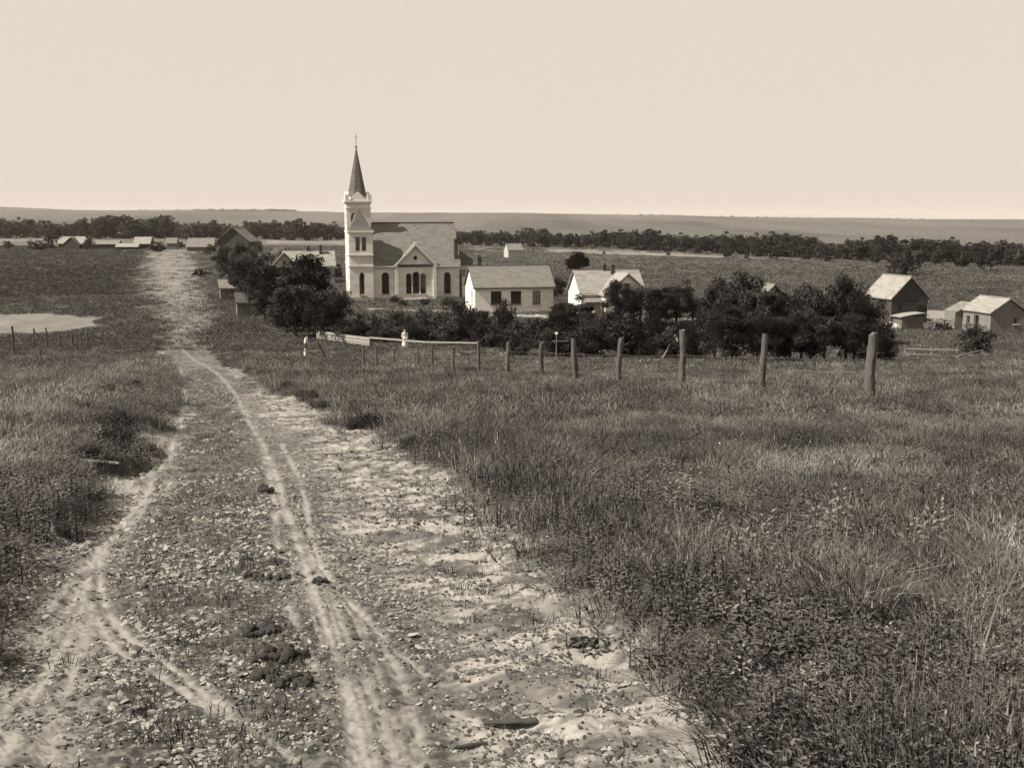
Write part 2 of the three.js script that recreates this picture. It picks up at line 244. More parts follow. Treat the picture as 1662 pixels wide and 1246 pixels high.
function glazing(parent, h, place, fm) {
  const rim = arch(h.w, h.h, h.kind, h.x, h.y), b = Math.min(0.09, h.w * 0.14);
  rim.holes.push(h.kind === 'disc' ? arch(h.w - 2 * b, 0, 'disc', h.x, h.y) : arch(h.w - 2 * b, h.h - 2 * b, h.kind, h.x, h.y + b));
  const f = part('window', new THREE.ExtrudeGeometry(rim, { depth: 0.07, bevelEnabled: false, curveSegments: 8 }).translate(0, 0, -0.19).applyMatrix4(place), fm, parent);
  if (h.louver) { const n = 6, top = h.kind === 'round' ? h.h - h.w * 0.28 : h.h; for (let k = 0; k < n; k++) part('louver_slat', box(h.w - 2 * b, 0.02, 0.16).rotateX(0.4).translate(h.x, h.y + b + (top - 2 * b) * (k + 0.5) / n, -0.22).applyMatrix4(place), M.frame, f); return; }
  part('pane', new THREE.ShapeGeometry(h.kind === 'disc' ? arch(h.w - b, 0, 'disc', h.x, h.y) : arch(h.w - b, h.h - b, h.kind, h.x, h.y + b / 2), 8).translate(0, 0, -0.165).applyMatrix4(place), M.glass, f);
  if (h.kind === 'disc') return;
  const bars = []; for (let k = 1; k < (h.rows ?? 4); k++) bars.push(box(h.w - b, 0.035, 0.03, h.x, h.y + h.h * k / (h.rows ?? 4), -0.145));
  if (h.w > 0.5) bars.push(box(0.035, h.h - b * 2 - (h.kind ? h.w * 0.3 : 0), 0.034, h.x, h.y + b + (h.h - b * 2 - (h.kind ? h.w * 0.3 : 0)) / 2, -0.143));
  part('glazing_bar', merge(bars).applyMatrix4(place), fm === M.frame ? M.darkFrame : fm, f);
  if (h.sill !== false) part('sill', box(h.w + 0.18, 0.07, 0.16, h.x, h.y - 0.037, 0.05).applyMatrix4(place), fm, f);
}
const P = (x, y, z, ry = 0) => new THREE.Matrix4().makeRotationY(ry).setPosition(x, y, z);
function gableRoof(parent, x0, x1, zc, hw, ye, yr, over, t, m, name = 'roof') {   // ridge along x
  const k = (yr - ye) / hw, zo = hw + over, yo = ye - over * k, tt = t * Math.hypot(1, k);
  const s = new THREE.Shape([[-zo, yo], [0, yr], [zo, yo], [zo, yo + tt], [0, yr + tt], [-zo, yo + tt]].map((p) => new THREE.Vector2(...p)));
  const g = new THREE.ExtrudeGeometry(s, { depth: x1 - x0, bevelEnabled: false }).rotateY(Math.PI / 2).translate(x0, 0, zc);
  return part(name, triUV(g), m, parent);
}
function chimney(parent, x, y, z, w, h, m = M.brick) { const c = part('chimney', triUV(box(w, h, w, x, y + h / 2, z)), m, parent); part('chimney_cap', triUV(merge([box(w + 0.14, 0.14, w + 0.14, x, y + h + 0.065, z), box(w * 0.6, 0.2, w * 0.6, x, y + h + 0.23, z)])), m, c); return c; }
function house(name, label, category, o) {             // a gabled building; o: L, W, eave, ridge, walls, roof, openings {front, back, left, right}
  const t = thing(name, label, category, o.group), { L, W, eave, ridge } = o, th = 0.2, dn = -0.5, oz = (o.z0 ?? 0);
  const q = o.open ?? {};
  wall(t, [[0, dn], [L, dn], [L, eave], [0, eave]], q.front ?? [], th, P(0, 0, 0), o.wall);
  wall(t, [[0, dn], [L, dn], [L, eave], [0, eave]], q.back ?? [], th, P(L, 0, -W, Math.PI), o.wall);
  const gp = [[th, dn], [W - th, dn], [W - th, eave], [W / 2, ridge - th * 0.2], [th, eave]];
  wall(t, gp, q.left ?? [], th, P(0.003, 0, -W, -Math.PI / 2), o.sideWall ?? o.wall);
  wall(t, gp, q.right ?? [], th, P(L - 0.003, 0, 0, Math.PI / 2), o.sideWall ?? o.wall);
  const r = gableRoof(t, -(o.over ?? 0.3), L + (o.over ?? 0.3), -W / 2, W / 2, eave + 0.02, ridge + 0.02, o.over ?? 0.3, 0.1, o.roof);
  part('ridge_board', box(L + 2 * (o.over ?? 0.3) - 0.02, 0.06, 0.2, L / 2, ridge + 0.02 + 0.1 * Math.hypot(1, (ridge - eave) / (W / 2)) + 0.01, -W / 2), o.roof, r);
  part('fascia', merge([box(L + 2 * (o.over ?? 0.3) + 0.02, 0.12, 0.05, L / 2, eave - (o.over ?? 0.3) * (ridge - eave) / (W / 2) + 0.02, (o.over ?? 0.3) + 0.03)]), o.fascia ?? o.wall, r);
  for (const c of o.chimneys ?? []) chimney(t, c[0], c[1], c[2], c[3], c[4], o.brick);
  return t;
}
function stand(t, px, py, turn = YAW) { const [x, d] = ground(px, py); t.rotation.y = turn; return put(t, x, d, 0.02); }

// ---------------------------------------------------------------- the church
{
  const c = thing('church', 'pale church with tall pointed steeple, side tower and grey shingle roof', 'church');
  const W0 = 10.4, ZC = -0.6 - W0 / 2, EV = 4.85, RG = 10.4, X0 = 1.2, X1 = 15.3, dn = -0.5, ST = 3.25;
  // nave
  const arc = (x, w, h, y, kind = 'round') => ({ x, y, w, h, kind, rows: 5 });
  wall(c, [[ST + 0.003, dn], [6.35, dn], [6.35, EV], [ST + 0.003, EV]], [arc(4.95, 1.1, 3.05, 0.8)], 0.35, P(0, 0, -0.6), M.churchWall);
  wall(c, [[11.85, dn], [X1, dn], [X1, EV], [11.85, EV]], [arc(13.6, 1.05, 3.05, 0.75)], 0.35, P(0, 0, -0.6), M.churchWall);
  wall(c, [[6.35, dn], [11.85, dn], [11.85, EV], [9.1, EV + 2.75], [6.35, EV]], [arc(8.15, 0.85, 2.9, 0.8), arc(9.15, 1.0, 3.15, 0.8), arc(10.15, 0.85, 2.9, 0.8), { x: 9.1, y: EV + 0.95, w: 0.62, h: 0, kind: 'disc' }], 0.5, P(0, 0, -0.25), M.churchWall, 'transept_wall');
  part('cornice', triUV(merge([box(5.2, 0.22, 0.2, 9.1, EV - 0.05, -0.16), box(5.0, 0.12, 0.12, 9.1, EV - 0.22, -0.2)])), M.darkFrame, c);
  wall(c, [[0, dn], [X1 - X0, dn], [X1 - X0, EV], [0, EV]], [], 0.35, P(X1, 0, -0.6 - W0, Math.PI), M.churchWall);
  const gp = [[0.36, dn], [W0 - 0.36, dn], [W0 - 0.36, EV], [W0 / 2, RG - 0.15], [0.36, EV]];
  wall(c, gp, [], 0.35, P(X0 + 0.003, 0, -0.6 - W0, -Math.PI / 2), M.churchWall, 'front_gable');
  wall(c, gp, [], 0.35, P(X1 - 0.003, 0, -0.6, Math.PI / 2), M.churchWall, 'rear_gable');
  const nr = gableRoof(c, X0 - 0.15, X1 + 0.2, ZC, W0 / 2, EV + 0.02, RG, 0.3, 0.14, M.shingle, 'nave_roof');
  part('ridge_cap', box(X1 - X0 - 2.6, 0.1, 0.3, (X1 + X0) / 2 + 1.4, RG + 0.22, ZC), M.shingle, nr);
  part('eave_board', box(6.35 - ST - 0.1, 0.16, 0.1, (6.35 + ST) / 2 + 0.05, EV - 0.22, -0.24), M.trim, nr); part('eave_board', box(X1 - 11.9, 0.16, 0.1, (X1 + 11.9) / 2, EV - 0.22, -0.24), M.trim, nr);
  for (const bx of [6.45, 11.75]) part('pilaster', triUV(box(0.45, EV + 0.4, 0.2, bx, EV / 2 - 0.2, -0.15)), M.churchWall, c);
  { // cross gable roof running back into the main slope
    const k = 2.75 / 2.75, zr = -5.0, pr = 0.32;
    const g = new THREE.BufferGeometry(), y0 = EV - pr * k, yA = EV + 2.75 + 0.16, A = [9.1, yA, 0.05], L = [6.35 - pr, y0 + 0.16, 0.05], R = [11.85 + pr, y0 + 0.16, 0.05], A2 = [9.1, yA, zr], L2 = [6.35 - pr, y0 + 0.16, zr], R2 = [11.85 + pr, y0 + 0.16, zr], dd = (p) => [p[0], p[1] - 0.2, p[2]];
    const tri = [], q = (a, b, cc, d) => tri.push(...a, ...b, ...cc, ...a, ...cc, ...d);
    q(L, A, A2, L2); q(A, R, R2, A2); q(L, dd(L), dd(A), A); q(A, dd(A), dd(R), R); q(dd(L), L, L2, dd(L2)); q(R, dd(R), dd(R2), R2);
    g.setAttribute('position', new THREE.Float32BufferAttribute(tri, 3)); g.computeVertexNormals(); g.setAttribute('uv', new THREE.Float32BufferAttribute(new Float32Array(tri.length / 3 * 2), 2));
    const r = part('transept_roof', triUV(g), M.shingle, c);
    part('finial', box(0.3, 0.3, 0.3, 9.1, yA + 0.12, 0), M.trim, r);
    for (const s of [-1, 1]) part('verge_board', new THREE.BoxGeometry(4.25, 0.2, 0.12).rotateZ(-s * Math.PI / 4).translate(9.1 + s * 1.5, EV + 1.28, 0.11), M.trim, r);
  }
  part('plinth', triUV(merge([box(ST + 0.16, 1.1, ST + 0.16, ST / 2, 0, -ST / 2), box(X1 - ST, 0.9, 0.2, (X1 + ST) / 2 + 0.1, 0, -0.56), box(5.7, 1.0, 0.2, 9.1, 0, -0.2)])), M.stone, c);
  part('door_step', triUV(box(3.0, 0.7, 1.0, 9.0, -0.1, 0.42)), M.stone, c);
  { // side tower
    const H = 9.55, Z = 0, sq = [[0, dn], [ST, dn], [ST, H], [0, H]];
    const bel = [{ x: ST / 2 - 0.42, y: 6.75, w: 0.66, h: 1.95, louver: true }, { x: ST / 2 + 0.42, y: 6.75, w: 0.66, h: 1.95, louver: true }];
    wall(c, sq, [{ x: ST / 2 + 0.05, y: 0.85, w: 0.78, h: 3.1, kind: 'pointed', rows: 5 }, ...bel], 0.3, P(0, 0, Z), M.churchWall, 'side_tower_wall');
    wall(c, [[0, dn], [ST, dn], [ST, H], [0, H]], [], 0.3, P(ST, 0, -ST, Math.PI), M.churchWall, 'side_tower_wall');
    const mid = [[0.3, dn], [ST - 0.3, dn], [ST - 0.3, H], [0.3, H]];
    wall(c, mid, [{ x: ST / 2, y: 0.85, w: 0.7, h: 3.0, kind: 'pointed', rows: 5 }, { x: ST / 2, y: 6.75, w: 0.9, h: 1.95, louver: true }], 0.3, P(0.003, 0, -ST, -Math.PI / 2), M.churchWall, 'side_tower_wall');
    wall(c, mid, [], 0.3, P(ST - 0.003, 0, 0, Math.PI / 2), M.churchWall, 'side_tower_wall');
    for (const [y, e, h] of [[4.75, 0.08, 0.22], [6.25, 0.1, 0.16], [H - 0.12, 0.16, 0.3]]) part('string_course', triUV(merge([box(ST + 2 * e, h, e + 0.04, ST / 2, y, e / 2), box(e + 0.04, h, ST - 0.08, -e / 2, y, -ST / 2), box(e + 0.04, h, ST - 0.08, ST + e / 2, y, -ST / 2)])), y > 9 ? M.trim : M.churchWall, c);
    for (let k = 0; k < 7; k++) part('corbel', box(0.16, 0.22, 0.12, 0.35 + k * 0.42, 6.05, 0.06), M.stone, c);
    const r = [[2.45, 0], [2.12, 0.32], [1.78, 0.62], [0.02, 3.0]].map((p) => new THREE.Vector2(p[0], p[1]));
    const pyr = part('side_tower_roof', triUV(new THREE.LatheGeometry(r.slice().reverse().map((v) => new THREE.Vector2(v.x, v.y)).reverse(), 4, Math.PI / 4).toNonIndexed()).translate(ST / 2, H + 0.02, -ST / 2), M.spire, c); pyr.material = M.spire.clone(); pyr.material.side = THREE.DoubleSide; pyr.geometry.computeVertexNormals();
  }
  { // main tower and spire
    const T = 3.35, ZT = -4.3, H = 13.4, sq = [[0, dn], [T, dn], [T, H], [0, H]], mid = [[0.3, dn], [T - 0.3, dn], [T - 0.3, H], [0.3, H]];
    const op = (x) => ({ x, y: 10.2, w: 1.15, h: 1.75, kind: 'round', louver: true, frame: M.frame });
    wall(c, sq, [op(1.15)], 0.3, P(0.1, 0, ZT), M.churchWall, 'steeple_wall'); wall(c, sq, [op(T / 2)], 0.3, P(0.1 + T, 0, ZT - T, Math.PI), M.churchWall, 'steeple_wall');
    wall(c, mid, [op(T / 2), { x: T / 2, y: 5.2, w: 0.9, h: 2.6, kind: 'pointed', rows: 5 }, { x: T / 2, y: 0, w: 1.4, h: 3.1, kind: 'pointed', rows: 4, sill: false, frame: M.darkFrame }], 0.3, P(0.103, 0, ZT - T, -Math.PI / 2), M.churchWall, 'steeple_wall'); wall(c, mid, [op(T / 2)], 0.3, P(0.1 + T - 0.003, 0, ZT, Math.PI / 2), M.churchWall, 'steeple_wall');
    const cx = 0.1 + T / 2, cz = ZT - T / 2;
    for (const [y, e, h] of [[5.0, 0.08, 0.2], [9.4, 0.1, 0.2], [12.6, 0.08, 0.16]]) part('string_course', triUV(merge([box(T + 2 * e, h, e, cx, y, ZT + e / 2 + 0.004), box(e, h, T, 0.096 - e / 2, y, cz), box(e, h, T, 0.104 + T + e / 2, y, cz)])), M.trim, c);
    const cor = part('steeple_cornice', triUV(merge([box(T + 0.5, 0.2, T + 0.5, cx, H + 0.1, cz), box(T + 0.25, 0.16, T + 0.25, cx, H - 0.085, cz)])), M.trim, c);
    for (const sx of [-1, 1]) for (const sz of [-1, 1]) part('corner_block', triUV(box(0.6, 0.85, 0.6, cx + sx * (T / 2 - 0.12), H + 0.625, cz + sz * (T / 2 - 0.12))), M.churchWall, cor);
    for (let k = 0; k < 4; k++) {
      const g = new THREE.ExtrudeGeometry(new THREE.Shape([[-1.36, 0], [1.36, 0], [0, 1.25]].map((p) => new THREE.Vector2(...p))), { depth: 1.0, bevelEnabled: false }).translate(0, 0, T / 2 - 0.92);
      part('gablet', triUV(g).applyMatrix4(P(cx, H + 0.2, cz, k * Math.PI / 2)), M.churchWall, cor);
    }
    const sp = new THREE.CylinderGeometry(0.05, 1.5, 7.3, 8, 1, false, Math.PI / 8).toNonIndexed(); sp.computeVertexNormals();
    const spire = part('spire', triUV(sp).translate(cx, H + 0.25 + 3.65, cz), M.spire, c);
    part('orb', new THREE.SphereGeometry(0.17, 12, 8).translate(cx, H + 7.65, cz), M.iron, spire);
    part('cross', merge([box(0.06, 1.75, 0.06, cx, H + 8.6, cz), box(0.6, 0.06, 0.056, cx, H + 8.95, cz)]).translate(-cx, 0, -cz).rotateY(-0.5).translate(cx, 0, cz), M.iron, spire);
  }
  { // chancel with hipped roof, chimney and the little vestry
    const z1 = -2.6, z0 = -0.6 - W0 + 2, zm = (z1 + z0) / 2, xe = X1 + 3.1, e = 4.7, r = 7.0;
    wall(c, [[X1, dn], [xe, dn], [xe, e], [X1, e]], [], 0.3, P(0.004, 0, z1), M.churchWall, 'chancel_wall'); wall(c, [[0, dn], [xe - X1, dn], [xe - X1, e], [0, e]], [], 0.3, P(xe, 0, z0, Math.PI), M.churchWall, 'chancel_wall'); wall(c, [[0.3, dn], [z1 - z0 - 0.3, dn], [z1 - z0 - 0.3, e], [0.3, e]], [], 0.3, P(xe - 0.003, 0, z1, Math.PI / 2), M.churchWall, 'chancel_wall');
    const tri = [], o = 0.3, a = [X1 + 0.01, e, z1 + o], b = [xe + o, e, z1 + o], cc = [xe + o, e, z0 - o], d = [X1 + 0.01, e, z0 - o], A = [X1 + 0.01, r, zm], B = [X1 + 0.5, r, zm], q = (...p) => p.forEach((v) => tri.push(...v));
    q(a, b, B, a, B, A); q(b, cc, B); q(cc, d, A, cc, A, B); q(a, d, cc, a, cc, b);
    const g = new THREE.BufferGeometry(); g.setAttribute('position', new THREE.Float32BufferAttribute(tri, 3)); g.computeVertexNormals(); g.setAttribute('uv', new THREE.Float32BufferAttribute(new Float32Array(tri.length / 3 * 2), 2)); part('chancel_roof', triUV(g), M.darkRoof, c);
    chimney(c, X1 - 0.35, 5.0, -1.3, 0.52, 3.1, M.brick);
    part('vestry_wall', triUV(box(1.7, 3.8, 1.9, X1 + 1.25, 1.4, -1.55)), M.whiteWall, c);
    part('vestry_roof', triUV(box(2.1, 0.14, 2.3, 0, 0, 0).rotateX(0.28).translate(X1 + 1.3, 3.62, -1.5)), M.greyRoof, c);
  }
  stand(c, 568, 489);
}

// ---------------------------------------------------------------- houses, barns and sheds
const win = (x, y, w, h, o = {}) => ({ x, y, w, h, rows: 2, frame: M.frame, ...o });
stand(house('schoolhouse', 'long low white building with three square windows beside the church', 'schoolhouse', {
  L: 9.7, W: 6.2, eave: 3.05, ridge: 5.35, wall: M.whiteWall, roof: M.shingle, fascia: M.darkFrame, over: 0.25, chimneys: [[1.2, 5.1, -3.4, 0.5, 1.3]],
  open: { front: [win(2.6, 0.95, 1.32, 1.6, { frame: M.darkFrame }), win(5.05, 0.95, 1.32, 1.6, { frame: M.darkFrame }), win(7.6, 0.95, 1.0, 1.6, { frame: M.darkFrame })], left: [win(4.3, 0.9, 0.8, 1.6)] } }), 771, 508);
{
  const t = house('farmhouse', 'white house with bright cross-gabled roof and two chimneys behind dark shrubs', 'house', { L: 7.4, W: 5.2, eave: 3.0, ridge: 5.3, wall: M.whiteWall, roof: M.paleRoof, over: 0.25, chimneys: [[3.5, 4.9, -2.6, 0.4, 0.95], [4.3, 4.9, -2.0, 0.4, 0.9]], open: { front: [win(1.0, 0.8, 0.9, 1.4)] } });
  const z = 2.2, hw = 2.5, e = 2.95, r = 5.05;
  wall(t, [[2.2, -0.5], [7.2, -0.5], [7.2, e], [4.7, r], [2.2, e]], [win(3.7, 0.8, 0.8, 1.4), win(5.6, 0.8, 0.8, 1.4), win(4.7, 3.2, 0.6, 0.9)], 0.2, P(0, 0, z), M.whiteWall, 'cross_gable_wall');
  part('cross_gable_side', triUV(box(0.2, e + 0.5, z - 0.2, 2.3, e / 2 - 0.25, (z - 0.2) / 2)), M.whiteWall, t); part('cross_gable_side', triUV(box(0.2, e + 0.5, z - 0.2, 7.1, e / 2 - 0.25, (z - 0.2) / 2)), M.whiteWall, t);
  const k = (r - e) / hw, s = new THREE.Shape([[-hw - 0.3, e - 0.3 * k], [0, r], [hw + 0.3, e - 0.3 * k], [hw + 0.3, e - 0.3 * k + 0.15], [0, r + 0.15], [-hw - 0.3, e - 0.3 * k + 0.15]].map((p) => new THREE.Vector2(...p)));
  part('cross_gable_roof', triUV(new THREE.ExtrudeGeometry(s, { depth: z + 0.3 + 2.2, bevelEnabled: false }).translate(4.7, 0.03, -2.2)), M.paleRoof, t);
  part('porch_roof', triUV(box(2.2, 0.1, 1.8).rotateX(0.25).translate(1.1, 2.25, 0.75)), M.greyRoof, t); for (const x of [0.15, 1.9]) part('porch_post', box(0.14, 2.6, 0.14, x, 0.75, 1.45), M.whiteWall, t);
  stand(t, 943, 519);
}
function shedTurned(name, label, category, o, px, py) { return stand(house(name, label, category, o), px, py, YAW + Math.PI / 2); }   // ridge away from the viewer: its right-hand gable faces -z, left one the viewer
{ // barn by the grove: gable towards the road
  const t = house('barn', 'dark board barn with pale roof standing behind the grove of trees', 'barn', { L: 5.2, W: 4.3, eave: 2.85, ridge: 5.0, wall: M.barnBoard, roof: M.paleRoof, over: 0.2 });
  part('loft_door', triUV(box(0.06, 1.0, 0.9, -0.03, 3.2, -2.15)), M.oldWood, t); const dr = part('barn_door', triUV(box(0.08, 2.1, 1.9, -0.04, 1.05, -2.15)), M.oldWood, t); part('door_rail', box(0.06, 0.1, 3.2, -0.06, 2.2, -2.15), M.postDark, dr);
  const [x, d] = ground(1446, 527); t.rotation.y = YAW + Math.PI / 2; put(t, x, d); // local x runs away from the viewer
  t.children.forEach(() => 0);
  t.position.x += 4.3 * Math.cos(YAW); t.position.z -= 4.3 * Math.sin(YAW);
}
{
  const t = house('shed', 'weathered board shed with sunlit side wall and pale roof near the barn', 'shed', { L: 4.4, W: 4.0, eave: 2.1, ridge: 3.35, wall: M.shedBoard, roof: M.paleRoof, over: 0.2, open: { left: [win(2.9, 0.9, 0.6, 0.7)], back: [win(0.9, 0.7, 0.5, 0.8, { frame: M.darkFrame }), { ...win(2.2, 0, 0.75, 1.7, { frame: M.darkFrame }), sill: false }] } });
  part('lean_to_wall', triUV(box(1.8, 2.3, 1.6, 5.3, 0.75, -4.1)), M.shedBoard, t); part('lean_to_roof', triUV(box(2.1, 0.1, 2.2).rotateX(-0.45).translate(5.35, 2.25, -3.9)), M.greyRoof, t);
  const [x, d] = ground(1607, 542); t.rotation.y = YAW + Math.PI / 2; put(t, x, d); t.position.x += 4.0 * Math.cos(YAW); t.position.z -= 4.0 * Math.sin(YAW);
}
{
  const t = house('cottage', 'dark gabled cottage showing between the two clumps of the grove', 'house', { L: 5, W: 4.6, eave: 2.2, ridge: 4.3, wall: M.barnBoard, roof: M.greyRoof, over: 0.25, open: { left: [win(2.3, 0.8, 0.8, 1.2)] } });
  const [x, d] = ground(1222, 531); t.rotation.y = YAW + Math.PI / 2; put(t, x, d); t.position.x += 4.6 * Math.cos(YAW); t.position.z -= 4.6 * Math.sin(YAW);
}
{ // low lean-to with curved tin roof and junk beside it
  const t = thing('lean_to', 'low lean-to with thin curved pale roof in front of the barn', 'shed');
  part('wall', triUV(box(2.4, 1.6, 0.12, 1.2, 0.55, 0)), M.greyBoard, t); part('wall', triUV(box(0.12, 1.6, 1.5, 0.06, 0.55, -0.82)), M.greyBoard, t); part('wall', triUV(box(0.12, 1.6, 1.5, 2.34, 0.55, -0.82)), M.greyBoard, t);
  const s = new THREE.Shape(); s.moveTo(-0.25, 1.3); s.quadraticCurveTo(1.2, 1.62, 2.6, 1.66); s.lineTo(2.6, 1.71); s.quadraticCurveTo(1.2, 1.68, -0.25, 1.36); part('roof', new THREE.ExtrudeGeometry(s, { depth: 1.9, bevelEnabled: false }).translate(0, 0.02, -1.7), M.paleRoof, t);
  stand(t, 1463, 537);
  const h = thing('tarp_heap', 'crumpled white tarp heaped against the lean-to below the barn', 'tarp'); const g = new THREE.IcosahedronGeometry(0.75, 4); const p = g.attributes.position; for (let i = 0; i < p.count; i++) { const k = 0.75 + 0.5 * fbm(p.getX(i) * 3 + 4, p.getZ(i) * 3 + p.getY(i) * 2, 3); p.setXYZ(i, p.getX(i) * k * 1.2, Math.max(p.getY(i) * k * 0.75, -0.25), p.getZ(i) * k); } g.computeVertexNormals(); part('sheet', g, M.whitewash, h); stand(h, 1447, 538); h.position.y += 0.3;
}
const heapGeo = (w, h, seed, rough) => { const g = new THREE.IcosahedronGeometry(1, 5), p = g.attributes.position; for (let i = 0; i < p.count; i++) { const x = p.getX(i), y = p.getY(i), z = p.getZ(i), k = 1 - rough / 2 + rough * fbm(x * 4 + seed, z * 4 + y * 5, 3); p.setXYZ(i, x * k * w, y > 0 ? Math.pow(y, 0.75) * k * h : y * 0.3, z * k * w * 0.8); } g.computeVertexNormals(); return triUV(g); };
{ const h = thing('wood_pile', 'dark heap of firewood between the lean-to and the shed', 'wood pile'); part('heap', heapGeo(1.5, 1.2, 4, 0.5), M.darkBoard, h); const r = rng(4); for (let k = 0; k < 22; k++) part('log', new THREE.CylinderGeometry(0.06, 0.07, 1.1, 6).rotateZ(1.57 + (r() - 0.5)).rotateY(r() * 3).translate((r() - 0.5) * 2.2, 0.5 + r() * 0.55, 0.4 + r() * 0.6), M.midBoard, h); stand(h, 1520, 536); }
{ const b = house('big_barn', 'large dark barn with steep gable beyond the trees along the road', 'barn', { L: 12, W: 8.6, eave: 4.9, ridge: 8.5, wall: M.barnBoard, roof: M.greyRoof, over: 0.5, fascia: M.midBoard });
  part('barn_door', triUV(box(0.1, 3.2, 3, -0.05, 1.6, -4.3)), M.oldWood, b); const [x, d] = ground(354, 419); b.rotation.y = Math.PI / 2 + 0.02; put(b, x, d); b.position.x += 8.6; }
{ const h = thing('haystack', 'rounded dark haystack behind the grove near the big barn', 'haystack'); part('stack', heapGeo(3.0, 3.4, 9, 0.25), M.hay, h); stand(h, 457, 421); }
{ const t = house('long_house', 'pale-roofed house with two chimneys half hidden behind the grove by the steeple', 'house', { L: 8.6, W: 5.6, eave: 3.1, ridge: 5.5, wall: M.paleBoard, roof: M.paleRoof, over: 0.25, chimneys: [[4.3, 5.0, -2.8, 0.45, 1.1], [6.4, 4.8, -2.2, 0.5, 1.5]], open: { front: [win(5, 0.9, 0.9, 1.4), win(7, 0.9, 0.9, 1.4)] } });
  wall(t, [[-1.9, -0.5], [1.9, -0.5], [1.9, 3.2], [0, 5.2], [-1.9, 3.2]], [win(0, 0.9, 0.8, 1.4), win(0, 3.2, 0.6, 0.9)], 0.2, P(0, 0, 1.6), M.paleBoard, 'cross_gable_wall');
  const s = new THREE.Shape([[-2.2, 2.88], [0, 5.2], [2.2, 2.88], [2.2, 3.05], [0, 5.38], [-2.2, 3.05]].map((p) => new THREE.Vector2(...p))); part('cross_gable_roof', triUV(new THREE.ExtrudeGeometry(s, { depth: 4.4, bevelEnabled: false }).translate(0, 0.03, -2.4)), M.darkRoof, t);
  for (const x of [-1.8, 1.8]) part('cross_gable_side', triUV(box(0.2, 3.5, 1.4, x, 1.25, 0.7)), M.paleBoard, t); stand(t, 462, 460); }
stand(house('small_shed', 'small shed with pale sloping roof beside the road above the grove', 'shed', { L: 2.6, W: 2.4, eave: 1.75, ridge: 2.75, wall: M.greyBoard, roof: M.greyRoof, over: 0.25, open: { front: [win(1.6, 0.7, 0.6, 0.8)] } }), 358, 487, 0.32);
stand(house('dark_shed', 'low dark shed with one sunlit end under the grove trees by the road', 'shed', { L: 4.4, W: 2.6, eave: 1.7, ridge: 2.7, wall: M.greyBoard, roof: M.darkRoof, over: 0.2 }), 385, 514, 0.3);
{ const t = house('plain_cottage', 'small lone pale house standing in the field behind the church', 'house', { L: 4.4, W: 4.4, eave: 2.2, ridge: 3.9, wall: M.paleBoard, roof: M.greyRoof, over: 0.15 }); stand(t, 825, 418, 0.3); }
// farm across the field
{ const t = house('distant_farmhouse', 'distant low farmhouse with bright roof and dark middle gable past the dark field', 'house', { L: 10, W: 6, eave: 2.0, ridge: 4.3, wall: M.darkBoard, roof: M.paleRoof, over: 0.3 });
  wall(t, [[2.2, -0.5], [8.2, -0.5], [8.2, 1.6], [5.2, 4.1], [2.2, 1.6]], [], 0.2, P(0, 0, 1.8), M.darkBoard, 'gable_wall'); const s = new THREE.Shape([[-3.3, 1.4], [0, 4.1], [3.3, 1.4], [3.3, 1.5], [0, 4.25], [-3.3, 1.5]].map((p) => new THREE.Vector2(...p))); part('gable_roof', triUV(new THREE.ExtrudeGeometry(s, { depth: 4.2, bevelEnabled: false }).translate(5.2, 0, -2.2)), M.greyBoard, t); stand(t, 94, 403.5, 0.05); }
stand(house('distant_stable', 'distant long dark stable with low pale roof past the dark field', 'stable', { L: 9, W: 5, eave: 1.8, ridge: 3.0, wall: M.darkBoard, roof: M.greyRoof, over: 0.3 }), 150, 404, 0.03);
stand(house('distant_low_shed', 'distant low shed with bright flat-looking roof between stable and bunkhouse', 'shed', { L: 7.5, W: 4, eave: 1.0, ridge: 2.1, wall: M.darkBoard, roof: M.paleRoof, over: 0.3 }), 188, 405, 0.03);
stand(house('distant_bunkhouse', 'distant dark house with bright roof at the end of the farm row', 'house', { L: 5.6, W: 5, eave: 2.0, ridge: 4.2, wall: M.darkBoard, roof: M.paleRoof, over: 0.3 }), 217, 404.5, 0.03);
stand(house('distant_cabin', 'distant grey cabin under trees where the road ends', 'cabin', { L: 3.4, W: 4, eave: 2.2, ridge: 4.0, wall: M.greyBoard, roof: M.midBoard, over: 0.2 }), 270, 405, 0.1);
stand(house('sod_barn', 'distant broad grey barn with sagging roof left of the big dark barn', 'barn', { L: 8.6, W: 7, eave: 1.6, ridge: 4.3, wall: M.greyBoard, roof: M.midBoard, over: 0.3 }), 303, 408, 0.06);
{ const t = thing('fallen_boards', 'pile of pale boards lying by the road below the big barn', 'boards'); for (let k = 0; k < 4; k++) part('board', triUV(box(4.2, 0.12, 0.32).rotateY(0.25 * k - 0.3).rotateZ(0.05).translate(0, 0.1 + k * 0.14, k * 0.2)), M.paleRoof, t); stand(t, 335, 444, 0.5); }

